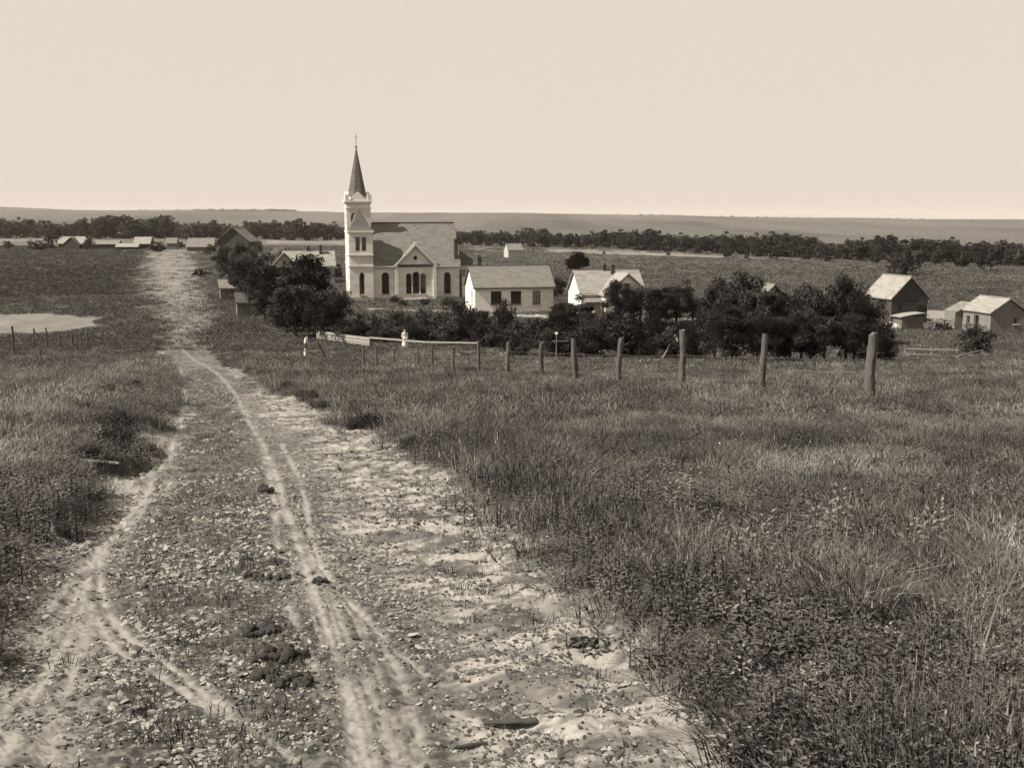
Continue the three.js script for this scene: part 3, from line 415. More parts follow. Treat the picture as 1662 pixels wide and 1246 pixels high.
// ---------------------------------------------------------------- fences
function postGeo(w, h, seed) { const g = new THREE.CylinderGeometry(w * 0.42, w * 0.55, h, 14, 14), p = g.attributes.position; for (let i = 0; i < p.count; i++) { const y = p.getY(i), a = Math.atan2(p.getZ(i), p.getX(i)), k = 0.68 + 0.64 * fbm(Math.abs(a) * 1.6 + seed * 9, y * 3.5 + seed, 4) ; p.setXYZ(i, p.getX(i) * k + Math.sin(y * 3.1 + seed * 5) * w * 0.12, y + (y > h * 0.49 ? (p.getX(i) * 0.7 * Math.sin(seed * 3) + fbm(Math.abs(a) * 2 + seed, seed, 2) * 0.09) : 0), p.getZ(i) * k + Math.cos(y * 2.3 + seed * 2) * w * 0.14); } g.computeVertexNormals(); return triUV(g).translate(0, h / 2, 0); }
function wireGeo(pts, r = 0.004) { return mergeGeometries(pts.slice(1).map((b, i) => { const a = pts[i], c = new THREE.CatmullRomCurve3([a, a.clone().lerp(b, 0.5).add(new THREE.Vector3(0, -0.03, 0)), b]); return new THREE.TubeGeometry(c, 6, r, 4); })); }
{
  const f = thing('wire_fence', 'wire fence of rough grey posts along the edge of the tall grass meadow', 'fence');
  const list = [[1415, 545, 0.26, 0.005], [1240, 545, 0.2, 0.035], [1108, 538, 0.19, -0.03], [1004, 550, 0.19, 0.03], [933, 552, 0.22, -0.02], [880, 557, 0.19, 0.04], [823, 556, 0.18, -0.04], [777, 556, 0.13, 0], [735, 564, 0.13, 0.02], [702, 566, 0.11, 0], [676, 566, 0.12, 0.05], [640, 566, 0.11, 0], [612, 566, 0.12, 0.03], [590, 562, 0.13, 0]], tops = [];
  list.forEach(([px, yt, w, lean], i) => {
    let a = ray(px, 600)[0]; const d = (8.4 + 12.75) / (a + 0.5), x = a * d, y = height(x, d, false), b = ray(px, yt)[1], h = EYE + b * d - y;
    const m = part('post', postGeo(w, h + 0.4, i + 1), i === 5 ? M.postDark : M.post, f); m.position.set(x, y - 0.4, -d); m.rotation.z = lean; m.rotation.y = i; tops.push(new THREE.Vector3(x, y, -d)); if (i === 0) console.log('post h', h.toFixed(2), d.toFixed(1));
  });
  for (const k of [0.35, 0.7, 1.0]) part('wire', wireGeo(tops.map((v) => v.clone().add(new THREE.Vector3(0, k, 0.1)))), M.wire, f);
}
{
  const f = thing('field_fence', 'thin wire fence of dark posts beside the pale field', 'fence'), tops = [];
  [[22, 530, 578], [56, 533, 568], [76, 533, 566], [97, 540, 565], [117, 541, 561], [131, 540, 557], [142, 540, 555], [151, 538, 552], [165, 537, 550]].forEach(([px, yt, yb], i) => { const [x, d] = ground(px, yb), y = height(x, d, false), h = EYE + ray(px, yt)[1] * d - y; const m = part('post', postGeo(i ? 0.14 : 0.17, h + 0.4, i + 40), M.postDark, f); m.position.set(x, y - 0.4, -d); tops.push(new THREE.Vector3(x, y, -d)); });
  for (const k of [0.5, 0.9]) part('wire', wireGeo(tops.map((v) => v.clone().add(new THREE.Vector3(0, k, 0.08)))), M.wire, f);
}
{
  const f = thing('board_fence', 'pale plank fence running into a long top rail in front of the grove', 'fence');
  const A = ground(514, 551), B = ground(548, 556), C = ground(600, 564), D = ground(690, 571), E = ground(778, 575), V = ([x, d], h) => new THREE.Vector3(x, height(x, d, false) + h, -d);
  const plank = (a, b, w, m, name = 'plank') => { const l = a.distanceTo(b), dir = b.clone().sub(a).normalize(), g = triUV(box(l, w, 0.05)); const o = part(name, g, m, f); o.position.copy(a).lerp(b, 0.5); o.quaternion.setFromUnitVectors(new THREE.Vector3(1, 0, 0), dir); return o; };
  for (let k = 0; k < 3; k++) { plank(V(A, 0.18 + k * 0.27), V(B, 0.16 + k * 0.29), 0.22, M.fenceBoard); plank(V(B, 0.13 + k * 0.28), V(C, 0.17 + k * 0.29), 0.24, M.fenceBoard); }
  plank(V(C, 0.86), V(D, 0.86), 0.13, M.fenceBoard, 'rail'); plank(V(D, 0.86), V(E, 0.92), 0.12, M.fenceBoard, 'rail');
  plank(V(ground(655, 575), 0.55), V(ground(740, 588), 0.2), 0.12, M.oldWood, 'rail'); plank(V(ground(740, 588), 0.2), V(ground(800, 590), 0.2), 0.12, M.oldWood, 'rail');
  for (const [p, h] of [[A, 0.95], [B, 0.95], [C, 0.95], [ground(640, 567), 0.9], [D, 0.9], [ground(735, 573), 0.9], [E, 0.95]]) { const o = part('post', postGeo(0.14, h + 0.35, h * 7), M.postDark, f); o.position.copy(V(p, -0.35)); o.position.z -= 0.12; }
}
const single = (name, label, cat, geo, m, px, py, lift, rot = [0, 0, 0], group) => { const [x, d] = ground(px, py); const o = part(name, geo, m, scene); o.name = numbered(name); put(o, x, d, lift); o.rotation.set(...rot); tag(o, label, cat, group); return o; };
{ const [x, d] = ground(497, 580); const t = thing('corner_post', 'short fence corner post with flaking white paint at the meadow edge', 'post'); part('stub', postGeo(0.2, 1.75, 61), M.postDark, t); part('painted_top', postGeo(0.27, 0.42, 5).translate(0, 1.38, 0), M.whitewash, t); part('painted_foot', postGeo(0.25, 0.5, 6).translate(-0.02, 0.4, 0.02), M.whitewash, t); put(t, x, d, -0.3); }
single('leaning_post', 'dark post leaning over beside the white corner post', 'post', postGeo(0.17, 1.7, 71), M.postDark, 533, 588, -0.2, [0, 0, 0.42]);
single('brace_rail', 'dark broken rail propped between the corner post and leaning post', 'rail', postGeo(0.12, 1.9, 72).rotateZ(1.2), M.postDark, 528, 583, 0.1);
single('bent_stake', 'pale leaning stake in front of the dark grove', 'stake', postGeo(0.16, 1.5, 73), M.stick, 1073, 583, -0.2, [0, 0, -0.45]);
{ const t = thing('knob_pole', 'thin pole with a white round knob and short crosspiece before the shrubs', 'pole'); part('shaft', postGeo(0.08, 2.0, 74), M.stick, t); part('crosspiece', triUV(box(1.2, 0.04, 0.05, 0.25, 1.5, 0)), M.stick, t); part('knob', new THREE.SphereGeometry(0.12, 14, 10).translate(0.02, 2.05, 0), M.whitewash, t); const [x, d] = ground(903, 584); put(t, x, d, -0.1); }
{ const t = thing('laundry_pole', 'pole hung with a scrap of white cloth behind the fence post', 'pole'); part('shaft', postGeo(0.11, 2.1, 75), M.postDark, t); const g = new THREE.PlaneGeometry(0.45, 0.95, 6, 10); const p = g.attributes.position; for (let i = 0; i < p.count; i++) p.setZ(i, 0.07 * Math.sin(p.getX(i) * 14 + p.getY(i) * 3) + 0.12), p.setX(i, p.getX(i) * (0.75 + 0.25 * Math.sin(p.getY(i) * 6))); g.computeVertexNormals(); const mm = M.whitewash.clone(); mm.side = THREE.DoubleSide; part('cloth', g.translate(-0.16, 1.6, 0), mm, t); const [x, d] = ground(1101, 583); put(t, x, d, -0.1); }
for (const [px, h] of [[1382, 0.85], [1396, 0.5]]) single('white_stake', 'short whitewashed stake at the foot of the dark grove', 'stake', postGeo(0.16, h + 0.2, px), M.whitewash, px, 586, -0.2, [0, 0, 0.04], 'white stakes under the grove');
{ const f = thing('rail_fence', 'low fence of pale rails in front of the lean-to and shed', 'fence'); const A = ground(1470, 575), B = ground(1555, 577), V = ([x, d], h) => new THREE.Vector3(x, height(x, d, false) + h, -d); const rail = (a, b) => { const o = part('rail', postGeo(0.13, a.distanceTo(b), a.x), M.stick, f); o.position.copy(a); o.quaternion.setFromUnitVectors(new THREE.Vector3(0, 1, 0), b.clone().sub(a).normalize()); }; rail(V(A, 0.45), V(B, 0.45)); rail(V(ground(1476, 580), 0.2), V(ground(1518, 580), 0.2)); rail(V(ground(1553, 583), 0.2), V(ground(1590, 579), 0.45)); rail(V(ground(1437, 580), 0.2), V(ground(1457, 579), 0.25)); for (const px of [1470, 1512, 1554]) { const o = part('post', postGeo(0.14, 0.9, px), M.stick, f); o.position.copy(V(ground(px, 576), -0.3)); } }

// ---------------------------------------------------------------- a person standing behind the rail
{
  const N = 56, mc = new MarchingCubes(N, M.whitewash, false, false, 60000), half = N / 2, S = 1.0;     // 2 m cube
  const cap = (p, a, b, ra, rb) => { const ab = b.clone().sub(a), t = clamp(p.clone().sub(a).dot(ab) / ab.lengthSq(), 0, 1); return p.distanceTo(a.clone().addScaledVector(ab, t)) - lerp(ra, rb, t); };
  const v = (x, y, z) => new THREE.Vector3(x, y - 0.95, z), bones = [[v(0, 1.57, 0.01), v(0, 1.5, 0.02), 0.095, 0.08], [v(0, 1.46, 0), v(0, 1.38, 0), 0.05, 0.06], [v(-0.13, 1.34, 0), v(0.13, 1.34, 0), 0.08, 0.08], [v(0, 1.3, 0), v(0, 1.05, 0), 0.15, 0.13], [v(0, 1.0, 0), v(0, 0.72, 0), 0.15, 0.2], [v(0, 0.72, 0), v(0, 0.2, 0), 0.2, 0.27], [v(-0.19, 1.33, 0), v(-0.25, 1.06, 0.03), 0.06, 0.05], [v(-0.25, 1.06, 0.03), v(-0.14, 0.92, 0.17), 0.045, 0.035], [v(0.19, 1.33, 0), v(0.25, 1.06, 0.03), 0.06, 0.05], [v(0.25, 1.06, 0.03), v(0.14, 0.92, 0.17), 0.045, 0.035], [v(-0.08, 0.05, 0), v(-0.08, 0.05, 0.13), 0.045, 0.04], [v(0.08, 0.05, 0), v(0.08, 0.05, 0.13), 0.045, 0.04], [v(-0.14, 0.92, 0.17), v(0.14, 0.92, 0.17), 0.04, 0.04], [v(0, 1.53, 0.09), v(0, 1.51, 0.125), 0.018, 0.016]];
  const p = new THREE.Vector3();
  for (let z = 0; z < N; z++) for (let y = 0; y < N; y++) for (let x = 0; x < N; x++) { p.set((x - half) / half * S, (y - half) / half * S, (z - half) / half * S); let s = 0; for (const [a, b, ra, rb] of bones) s += Math.exp(-cap(p, a, b, ra, rb) * 45); mc.field[x + y * N + z * N * N] = Math.log(Math.max(s, 1e-30)) / 45; }
  mc.isolation = 0; mc.update();
  const n = mc.count, g = new THREE.BufferGeometry(), pos = mc.positionArray.slice(0, n * 3), col = new Float32Array(n * 3);
  for (let i = 0; i < n; i++) { pos[i * 3 + 1] += 0.95; const y = pos[i * 3 + 1], c = tone(y > 1.41 ? 0.26 : y < 0.1 ? 0.03 : 0.5); col[i * 3] = c.r; col[i * 3 + 1] = c.g; col[i * 3 + 2] = c.b; }
  g.setAttribute('position', new THREE.BufferAttribute(pos, 3)); g.setAttribute('normal', new THREE.BufferAttribute(mc.normalArray.slice(0, n * 3), 3)); g.setAttribute('color', new THREE.BufferAttribute(col, 3)); g.computeVertexNormals();
  const t = thing('person', 'person in a long pale dress standing behind the fence rail', 'person');
  part('body', g, new THREE.MeshStandardMaterial({ vertexColors: true, roughness: 0.95 }), t);
  part('hair', new THREE.SphereGeometry(0.108, 14, 10, 0, Math.PI * 2, 0, Math.PI * 0.55).rotateX(-0.5).translate(0, 1.575, -0.005), mat(0.1), t);
  const [x, d] = ground(657, 566); put(t, x, d, 0); t.rotation.y = 0.4;
}

// ---------------------------------------------------------------- trees and shrubs
const leafMat = new THREE.MeshPhysicalMaterial({ vertexColors: true, roughness: 1, side: THREE.DoubleSide, transmission: 0.35, thickness: 0 });
function crownGeo(seed, { w, h, y0, n, clumps, leaf, lo, hi, flat = 0.75 }) {        // leaves in clumps through the crown's volume
  const r = rng(seed), pos = [], nor = [], col = [], q = new THREE.Quaternion(), e = new THREE.Euler(), a = new THREE.Vector3(), cs = [];
  for (let k = 0; k < clumps; k++) { let x, y, z; do { x = r() * 2 - 1; y = r() * 2 - 1; z = r() * 2 - 1; } while (x * x + y * y + z * z > 1); const s = 0.55 + 0.45 * r(); cs.push([x * w / 2 * 0.78, y0 + (y * 0.5 + 0.5) * h * 0.86 + h * 0.05, z * w / 2 * 0.78, s * w * 0.155 + 0.1, lerp(lo, hi, r())]); }
  for (let i = 0; i < n; i++) {
    const c = cs[Math.floor(r() * clumps)], u = r() * 2 - 1, th = r() * 6.283, rr = c[3] * Math.pow(r(), 0.45), s = Math.sqrt(1 - u * u), L = leaf * (0.6 + 0.8 * r()), t = tone(c[4] * (0.7 + 0.6 * r()));
    const cx = c[0] + rr * s * Math.cos(th), cy = c[1] + rr * u * flat, cz = c[2] + rr * s * Math.sin(th); q.setFromEuler(e.set(r() * 2.4 - 1.2, r() * 6.283, r() * 2 - 1));
    const nn = new THREE.Vector3(0, 1, 0).applyQuaternion(q);
    for (const [px, pz] of [[-0.5, 0], [0, -0.32], [0.5, 0], [-0.5, 0], [0.5, 0], [0, 0.32]]) { a.set(px * L, 0, pz * L).applyQuaternion(q); pos.push(cx + a.x, cy + a.y, cz + a.z); nor.push(nn.x, nn.y, nn.z); col.push(t.r, t.g, t.b); }
  }
  const g = new THREE.BufferGeometry(); g.setAttribute('position', new THREE.Float32BufferAttribute(pos, 3)); g.setAttribute('normal', new THREE.Float32BufferAttribute(nor, 3)); g.setAttribute('color', new THREE.Float32BufferAttribute(col, 3)); return g;
}
function trunkGeo(seed, h, rad, limbs, spread) { const r = rng(seed), g = [], bend = [[0, -0.3, 0], [0.1 * r(), h * 0.3, 0.1 * r()], [0.2 * (r() - 0.5), h * 0.62, 0.2 * (r() - 0.5)]].map((p) => new THREE.Vector3(...p)); const lim = (pts, r0, r1) => { const c = new THREE.CatmullRomCurve3(pts), t = new THREE.TubeGeometry(c, 8, 1, 7), p = t.attributes.position; for (let i = 0; i <= 8; i++) { const o = c.getPointAt(i / 8), k = lerp(r0, r1, i / 8); for (let j = 0; j <= 7; j++) { const n = i * 8 + j; p.setXYZ(n, o.x + (p.getX(n) - o.x) * k, o.y + (p.getY(n) - o.y) * k, o.z + (p.getZ(n) - o.z) * k); } } return t; }; g.push(lim(bend, rad, rad * 0.55)); for (let k = 0; k < limbs; k++) { const t = 0.35 + 0.6 * k / limbs, b = bend[0].clone().lerp(bend[2], t); b.y = lerp(-0.3, h * 0.62, t); const an = k * 2.4 + r(); g.push(lim([b, b.clone().add(new THREE.Vector3(Math.cos(an) * spread * 0.4, h * 0.14, Math.sin(an) * spread * 0.4)), b.clone().add(new THREE.Vector3(Math.cos(an) * spread * 0.75, h * 0.3, Math.sin(an) * spread * 0.75))], rad * 0.45, rad * 0.1)); } return triUV(merge(g)); }
function treeProto(name, seed, o) { const t = new THREE.Group(); t.name = name; if (o.trunk) part('trunk', trunkGeo(seed + 9, o.h + o.y0, o.trunk, o.limbs ?? 5, o.w * 0.5), M.bark, t); part('crown', crownGeo(seed, o), leafMat, t); t.userData.size = [o.w, o.h + o.y0]; return t; }
function plantTree(proto, x, d, w, h, turn, label, cat, group, name) { const c = proto.clone(); c.userData = {}; c.name = numbered(name ?? proto.name); const [pw, ph] = proto.userData.size; c.scale.set(w / pw, h / ph, w / pw); c.rotation.y = turn; put(c, x, d, -0.05); tag(c, label, cat, group); scene.add(c); return c; }
const groveTrees = [0, 1, 2].map((k) => treeProto('grove_tree', 100 + k, { w: 5, h: 5.6, y0: 0.6, n: 9000, clumps: 52, leaf: 0.2, lo: 0.06, hi: 0.2, trunk: 0.16, limbs: 6 }));
const shrubs = [0, 1, 2].map((k) => treeProto('shrub', 200 + k, { w: 3, h: 2.2, y0: 0, n: 4200, clumps: 30, leaf: 0.14, lo: 0.06, hi: 0.2, trunk: 0.06, limbs: 5 }));
const farTrees = [0, 1, 2, 3].map((k) => treeProto('riverside_tree', 300 + k, { w: 7, h: 6.6, y0: -0.1, n: 900, clumps: 26, leaf: 0.62, lo: 0.12, hi: 0.2, trunk: 0.2, limbs: 3 }));
{
  const r = rng(77);
  const row = (list, protos, label, cat, group, name) => list.forEach(([cx, yb, yt, w], i) => { const [x, d] = ground(cx, yb), h = EYE + ray(cx, yt)[1] * d - height(x, d, false); plantTree(protos[i % protos.length], x, d, w * d / FPX * 1.12, h * 1.1, r() * 6, label, cat, group, name); });
  row([[372, 458, 402, 56], [408, 500, 408, 72], [452, 528, 412, 92], [503, 540, 415, 96], [545, 545, 462, 62], [480, 548, 448, 86], [430, 522, 434, 66], [525, 552, 470, 74], [465, 540, 470, 70], [395, 478, 395, 50]], groveTrees, 'dense dark tree in the grove between the road and the church steeple', 'tree', 'grove beside the church');
  row([[1160, 588, 465, 78], [1193, 586, 434, 92], [1228, 590, 448, 76], [1262, 588, 476, 62], [1300, 588, 456, 76], [1336, 590, 462, 76], [1372, 587, 450, 78], [1404, 588, 472, 66], [1125, 585, 508, 70], [1178, 592, 495, 80], [1315, 592, 500, 90], [1280, 592, 500, 70], [1385, 592, 510, 80], [1240, 592, 505, 80]], groveTrees, 'dense dark tree in the grove behind the wire fence near the barn', 'tree', 'grove behind the wire fence');
  row([[1003, 530, 456, 56], [1038, 528, 460, 60], [1097, 528, 452, 68], [1068, 530, 470, 50], [1125, 525, 480, 50], [940, 566, 478, 66], [912, 566, 492, 56], [975, 570, 500, 70]], groveTrees, 'dark garden tree in front of the white cross-gabled house', 'tree', 'garden trees by the white house');
  row([[645, 548, 506, 56], [598, 548, 508, 56], [700, 552, 502, 62], [742, 548, 490, 66], [775, 556, 503, 60], [818, 560, 487, 40], [850, 566, 520, 70], [880, 568, 516, 60], [668, 556, 520, 60], [728, 560, 516, 60], [795, 566, 525, 70], [620, 558, 528, 50], [1010, 578, 512, 80], [1050, 580, 515, 80], [1090, 582, 530, 70], [955, 580, 530, 80], [905, 580, 535, 70], [1130, 586, 530, 60], [565, 556, 520, 60], [840, 580, 545, 60]], shrubs, 'leafy dark shrub in the gardens below the church and schoolhouse', 'shrub', 'garden shrubs');
  row([[1582, 574, 530, 64], [1432, 560, 520, 50], [1437, 590, 545, 40]], shrubs, 'bushy shrub in front of the sheds by the barn', 'shrub', 'shrubs by the sheds');
  row([[937, 441, 410, 38]], [treeProto('round_bush', 411, { w: 3, h: 3, y0: 0, n: 3600, clumps: 90, leaf: 0.26, lo: 0.02, hi: 0.05, trunk: 0.1 })], 'single round dark bush in the open field behind the schoolhouse', 'bush');
  row([[905, 482, 452, 22], [915, 468, 455, 12], [640, 492, 478, 18], [655, 497, 486, 16], [690, 496, 484, 18], [725, 497, 482, 20], [735, 498, 486, 18]], shrubs, 'small shrub growing close to the church or schoolhouse wall', 'shrub', 'foundation shrubs');
  row([[85, 403, 370, 34], [60, 405, 388, 28], [12, 404, 391, 20], [50, 403, 388, 14], [142, 404, 383, 16], [255, 408, 390, 28], [292, 404, 392, 18], [415, 412, 388, 28], [340, 412, 396, 20], [545, 450, 425, 24], [325, 448, 436, 30]], farTrees, 'dark tree beside the distant farm buildings', 'tree', 'farmyard trees', 'farm_tree');
  // the belt of trees along the river
  const belt = [[-120, 386, 356], [0, 386, 355], [60, 386, 352], [100, 386, 356], [180, 387, 352], [260, 387, 350], [300, 387, 358], [330, 388, 359], [420, 388, 359], [490, 390, 355], [510, 390, 362], [560, 390, 362], [640, 392, 366], [760, 398, 370], [860, 400, 374], [960, 402, 377], [1060, 406, 376], [1160, 411, 381], [1260, 416, 384], [1360, 420, 388], [1460, 424, 390], [1560, 426, 388], [1662, 430, 388], [1790, 434, 386]];
  let made = 0;
  for (let px = -60, k = 0; px < 1740; px += 6.1, k++) { let i = 1; while (belt[i][0] < px) i++; const t = (px - belt[i - 1][0]) / (belt[i][0] - belt[i - 1][0]), yb = lerp(belt[i - 1][1], belt[i][1], t), yt = lerp(belt[i - 1][2], belt[i][2], t); const [x, d0] = ground(px, yb), back = k % 2, d = d0 * (1 + back * 0.07 + 0.05 * (r() - 0.5)), h = (EYE + ray(px, yt)[1] * d0 - height(x, d0, false)) * (0.78 + 0.4 * r() + 0.5 * (fbm(px * 0.03, 4, 2) - 0.5)); plantTree(farTrees[k % 4], x * d / d0, d, h * (1.0 + 0.5 * r()), h, r() * 6, 'leafy tree in the long belt along the valley floor', 'tree', 'tree belt along the river'); made++; }
  const loose = [[1180, 417, 398], [1170, 414, 402], [1212, 420, 402], [1262, 423, 396], [1290, 416, 378], [1310, 421, 394], [1340, 424, 398], [1395, 420, 390], [1450, 444, 400], [1468, 446, 398], [1485, 442, 402], [1560, 432, 396], [1598, 440, 402], [1610, 436, 398], [1520, 428, 400], [1640, 430, 396], [1085, 415, 404], [1230, 417, 394], [980, 412, 405], [1420, 426, 396]];
  for (const [px, yb, yt] of loose) { const [x, d] = ground(px, yb), h = EYE + ray(px, yt)[1] * d - height(x, d, false); plantTree(farTrees[Math.floor(r() * 4)], x, d, h * (0.8 + 0.4 * r()), h, r() * 6, 'stray tree in the open field before the long tree belt', 'tree', 'stray field trees', 'field_tree'); }
  const rim = (name, label, n, fx, py, h0, h1, wide) => { const g = farTrees[1].children.find((c) => c.name === 'crown').geometry, m = new THREE.InstancedMesh(g, leafMat, n), M4 = new THREE.Matrix4(), q = new THREE.Quaternion(); for (let k = 0; k < n; k++) { const px = fx(k), d = 2440 + r() * 60, x = ray(px, py)[0] * d, h = lerp(h0, h1, r()); M4.compose(new THREE.Vector3(x, height(x, d, false) - 0.2, -d), q.setFromAxisAngle(new THREE.Vector3(0, 1, 0), r() * 6), new THREE.Vector3(h * wide / 7, h / 6.5, h * wide / 7)); m.setMatrixAt(k, M4); } m.name = name; tag(m, label, 'trees', null, 'stuff'); scene.add(m); };
  rim('hill_crest_wood', 'thin line of far-off trees on the crest of the far hill', 70, (k) => k < 6 ? 228 + k * 9 : 283 + (k - 6) * 3.1, 338, 3, 6, 1.9);
  rim('plateau_scrub', 'far-off scrub along the rim of the plateau', 40, (k) => 1000 + k * 17 + r() * 9, 352, 1.5, 3, 4);
  console.log('belt', made);
}

// ---------------------------------------------------------------- grass and weeds
function bladeTuft(seed, n, h, spread, w, lean, heads = 0) {
  const r = rng(seed), pos = [], nor = [], up = new THREE.Vector3(0, 1, 0);
  for (let i = 0; i < n; i++) {
    const an = r() * 6.283, rad = spread * Math.sqrt(r()), x = Math.cos(an) * rad, z = Math.sin(an) * rad, H = h * (0.55 + 0.6 * r()), ln = H * lean * (0.25 + r()), la = an + (r() - 0.5) * 2, fx = Math.cos(la) * ln, fz = Math.sin(la) * ln, wa = r() * 6.283, ww = w * (0.6 + 0.8 * r()), wx = Math.cos(wa) * ww, wz = Math.sin(wa) * ww;
    const P0 = [x, -0.03, z], P1 = [x + fx * 0.35, H * 0.55, z + fz * 0.35], P2 = [x + fx, H * (1 - 0.2 * lean), z + fz], N = new THREE.Vector3(-wz, 0.35 * ww, wx).normalize();
    const push = (...ps) => ps.forEach((p) => { pos.push(...p); nor.push(N.x, N.y, N.z); });
    const a = [P0[0] - wx, P0[1], P0[2] - wz], b = [P0[0] + wx, P0[1], P0[2] + wz], c = [P1[0] - wx * 0.8, P1[1], P1[2] - wz * 0.8], d = [P1[0] + wx * 0.8, P1[1], P1[2] + wz * 0.8];
    push(a, b, d, a, d, c, c, d, P2);
    if (r() < heads) { const e = ww * 2.2; push([P2[0] - e, P2[1] - H * 0.14, P2[2]], [P2[0] + e, P2[1] - H * 0.14, P2[2]], [P2[0], P2[1] + 0.03, P2[2]]); }
  }
  const g = new THREE.BufferGeometry(); g.setAttribute('position', new THREE.Float32BufferAttribute(pos, 3)); g.setAttribute('normal', new THREE.Float32BufferAttribute(nor, 3)); return g;
}
function leafyGeo(seed, n, h, spread, leaf) {           // broad-leaved weed: stem with leaves up it
  const r = rng(seed), pos = [], nor = [], q = new THREE.Quaternion(), e = new THREE.Euler(), a = new THREE.Vector3();
  for (let i = 0; i < n; i++) { const y = h * (0.12 + 0.88 * (i + r() * 0.6) / n), an = i * 2.4 + r() * 0.8, L = leaf * (0.7 + 0.6 * r()) * (1.15 - 0.5 * y / h), dn = 0.25 - 0.9 * (y / h) + (r() - 0.5) * 0.5; q.setFromEuler(e.set(0, -an, -dn, 'YXZ')); const ox = Math.cos(an) * spread * r() * 0.4, oz = Math.sin(an) * spread * r() * 0.4; const N = new THREE.Vector3(0, 1, 0).applyQuaternion(q);
    const V = (x, yy, z) => { a.set(x * L, yy * L, z * L).applyQuaternion(q); return [ox + a.x, y + a.y, oz + a.z]; }; const A = V(0, 0, 0), B = V(0.45, 0.05, 0.22), C = V(1, -0.08, 0), D = V(0.45, 0.05, -0.22), Mi = V(0.5, 0.0, 0); for (const p of [A, B, Mi, B, C, Mi, C, D, Mi, D, A, Mi]) { pos.push(...p); nor.push(N.x, N.y, N.z); } }
  const w = 0.008; for (const [dx, dz] of [[w, 0], [0, w]]) { const s = [[-dx, -0.03, -dz], [dx, -0.03, dz], [0, h, 0]]; for (const p of s) { pos.push(...p); nor.push(dz ? 1 : 0, 0, dx ? 1 : 0); } }
  const g = new THREE.BufferGeometry(); g.setAttribute('position', new THREE.Float32BufferAttribute(pos, 3)); g.setAttribute('normal', new THREE.Float32BufferAttribute(nor, 3)); return g;
}
const grassMat = new THREE.MeshStandardMaterial({ color: 0xffffff, roughness: 1, side: THREE.DoubleSide });
function field(name, label, geo, spots) { const m = new THREE.InstancedMesh(geo, grassMat, spots.length), M4 = new THREE.Matrix4(), q = new THREE.Quaternion(), e = new THREE.Euler(); spots.forEach(([x, y, z, s, sy, t, v], i) => { M4.compose(new THREE.Vector3(x, y, z), q.setFromEuler(e.set(0, t, 0)), new THREE.Vector3(s, sy, s)); m.setMatrixAt(i, M4); m.setColorAt(i, tone(v)); }); m.name = numbered(name); m.castShadow = m.receiveShadow = true; tag(m, label, 'grass', null, 'stuff'); scene.add(m); console.log(name, spots.length); }
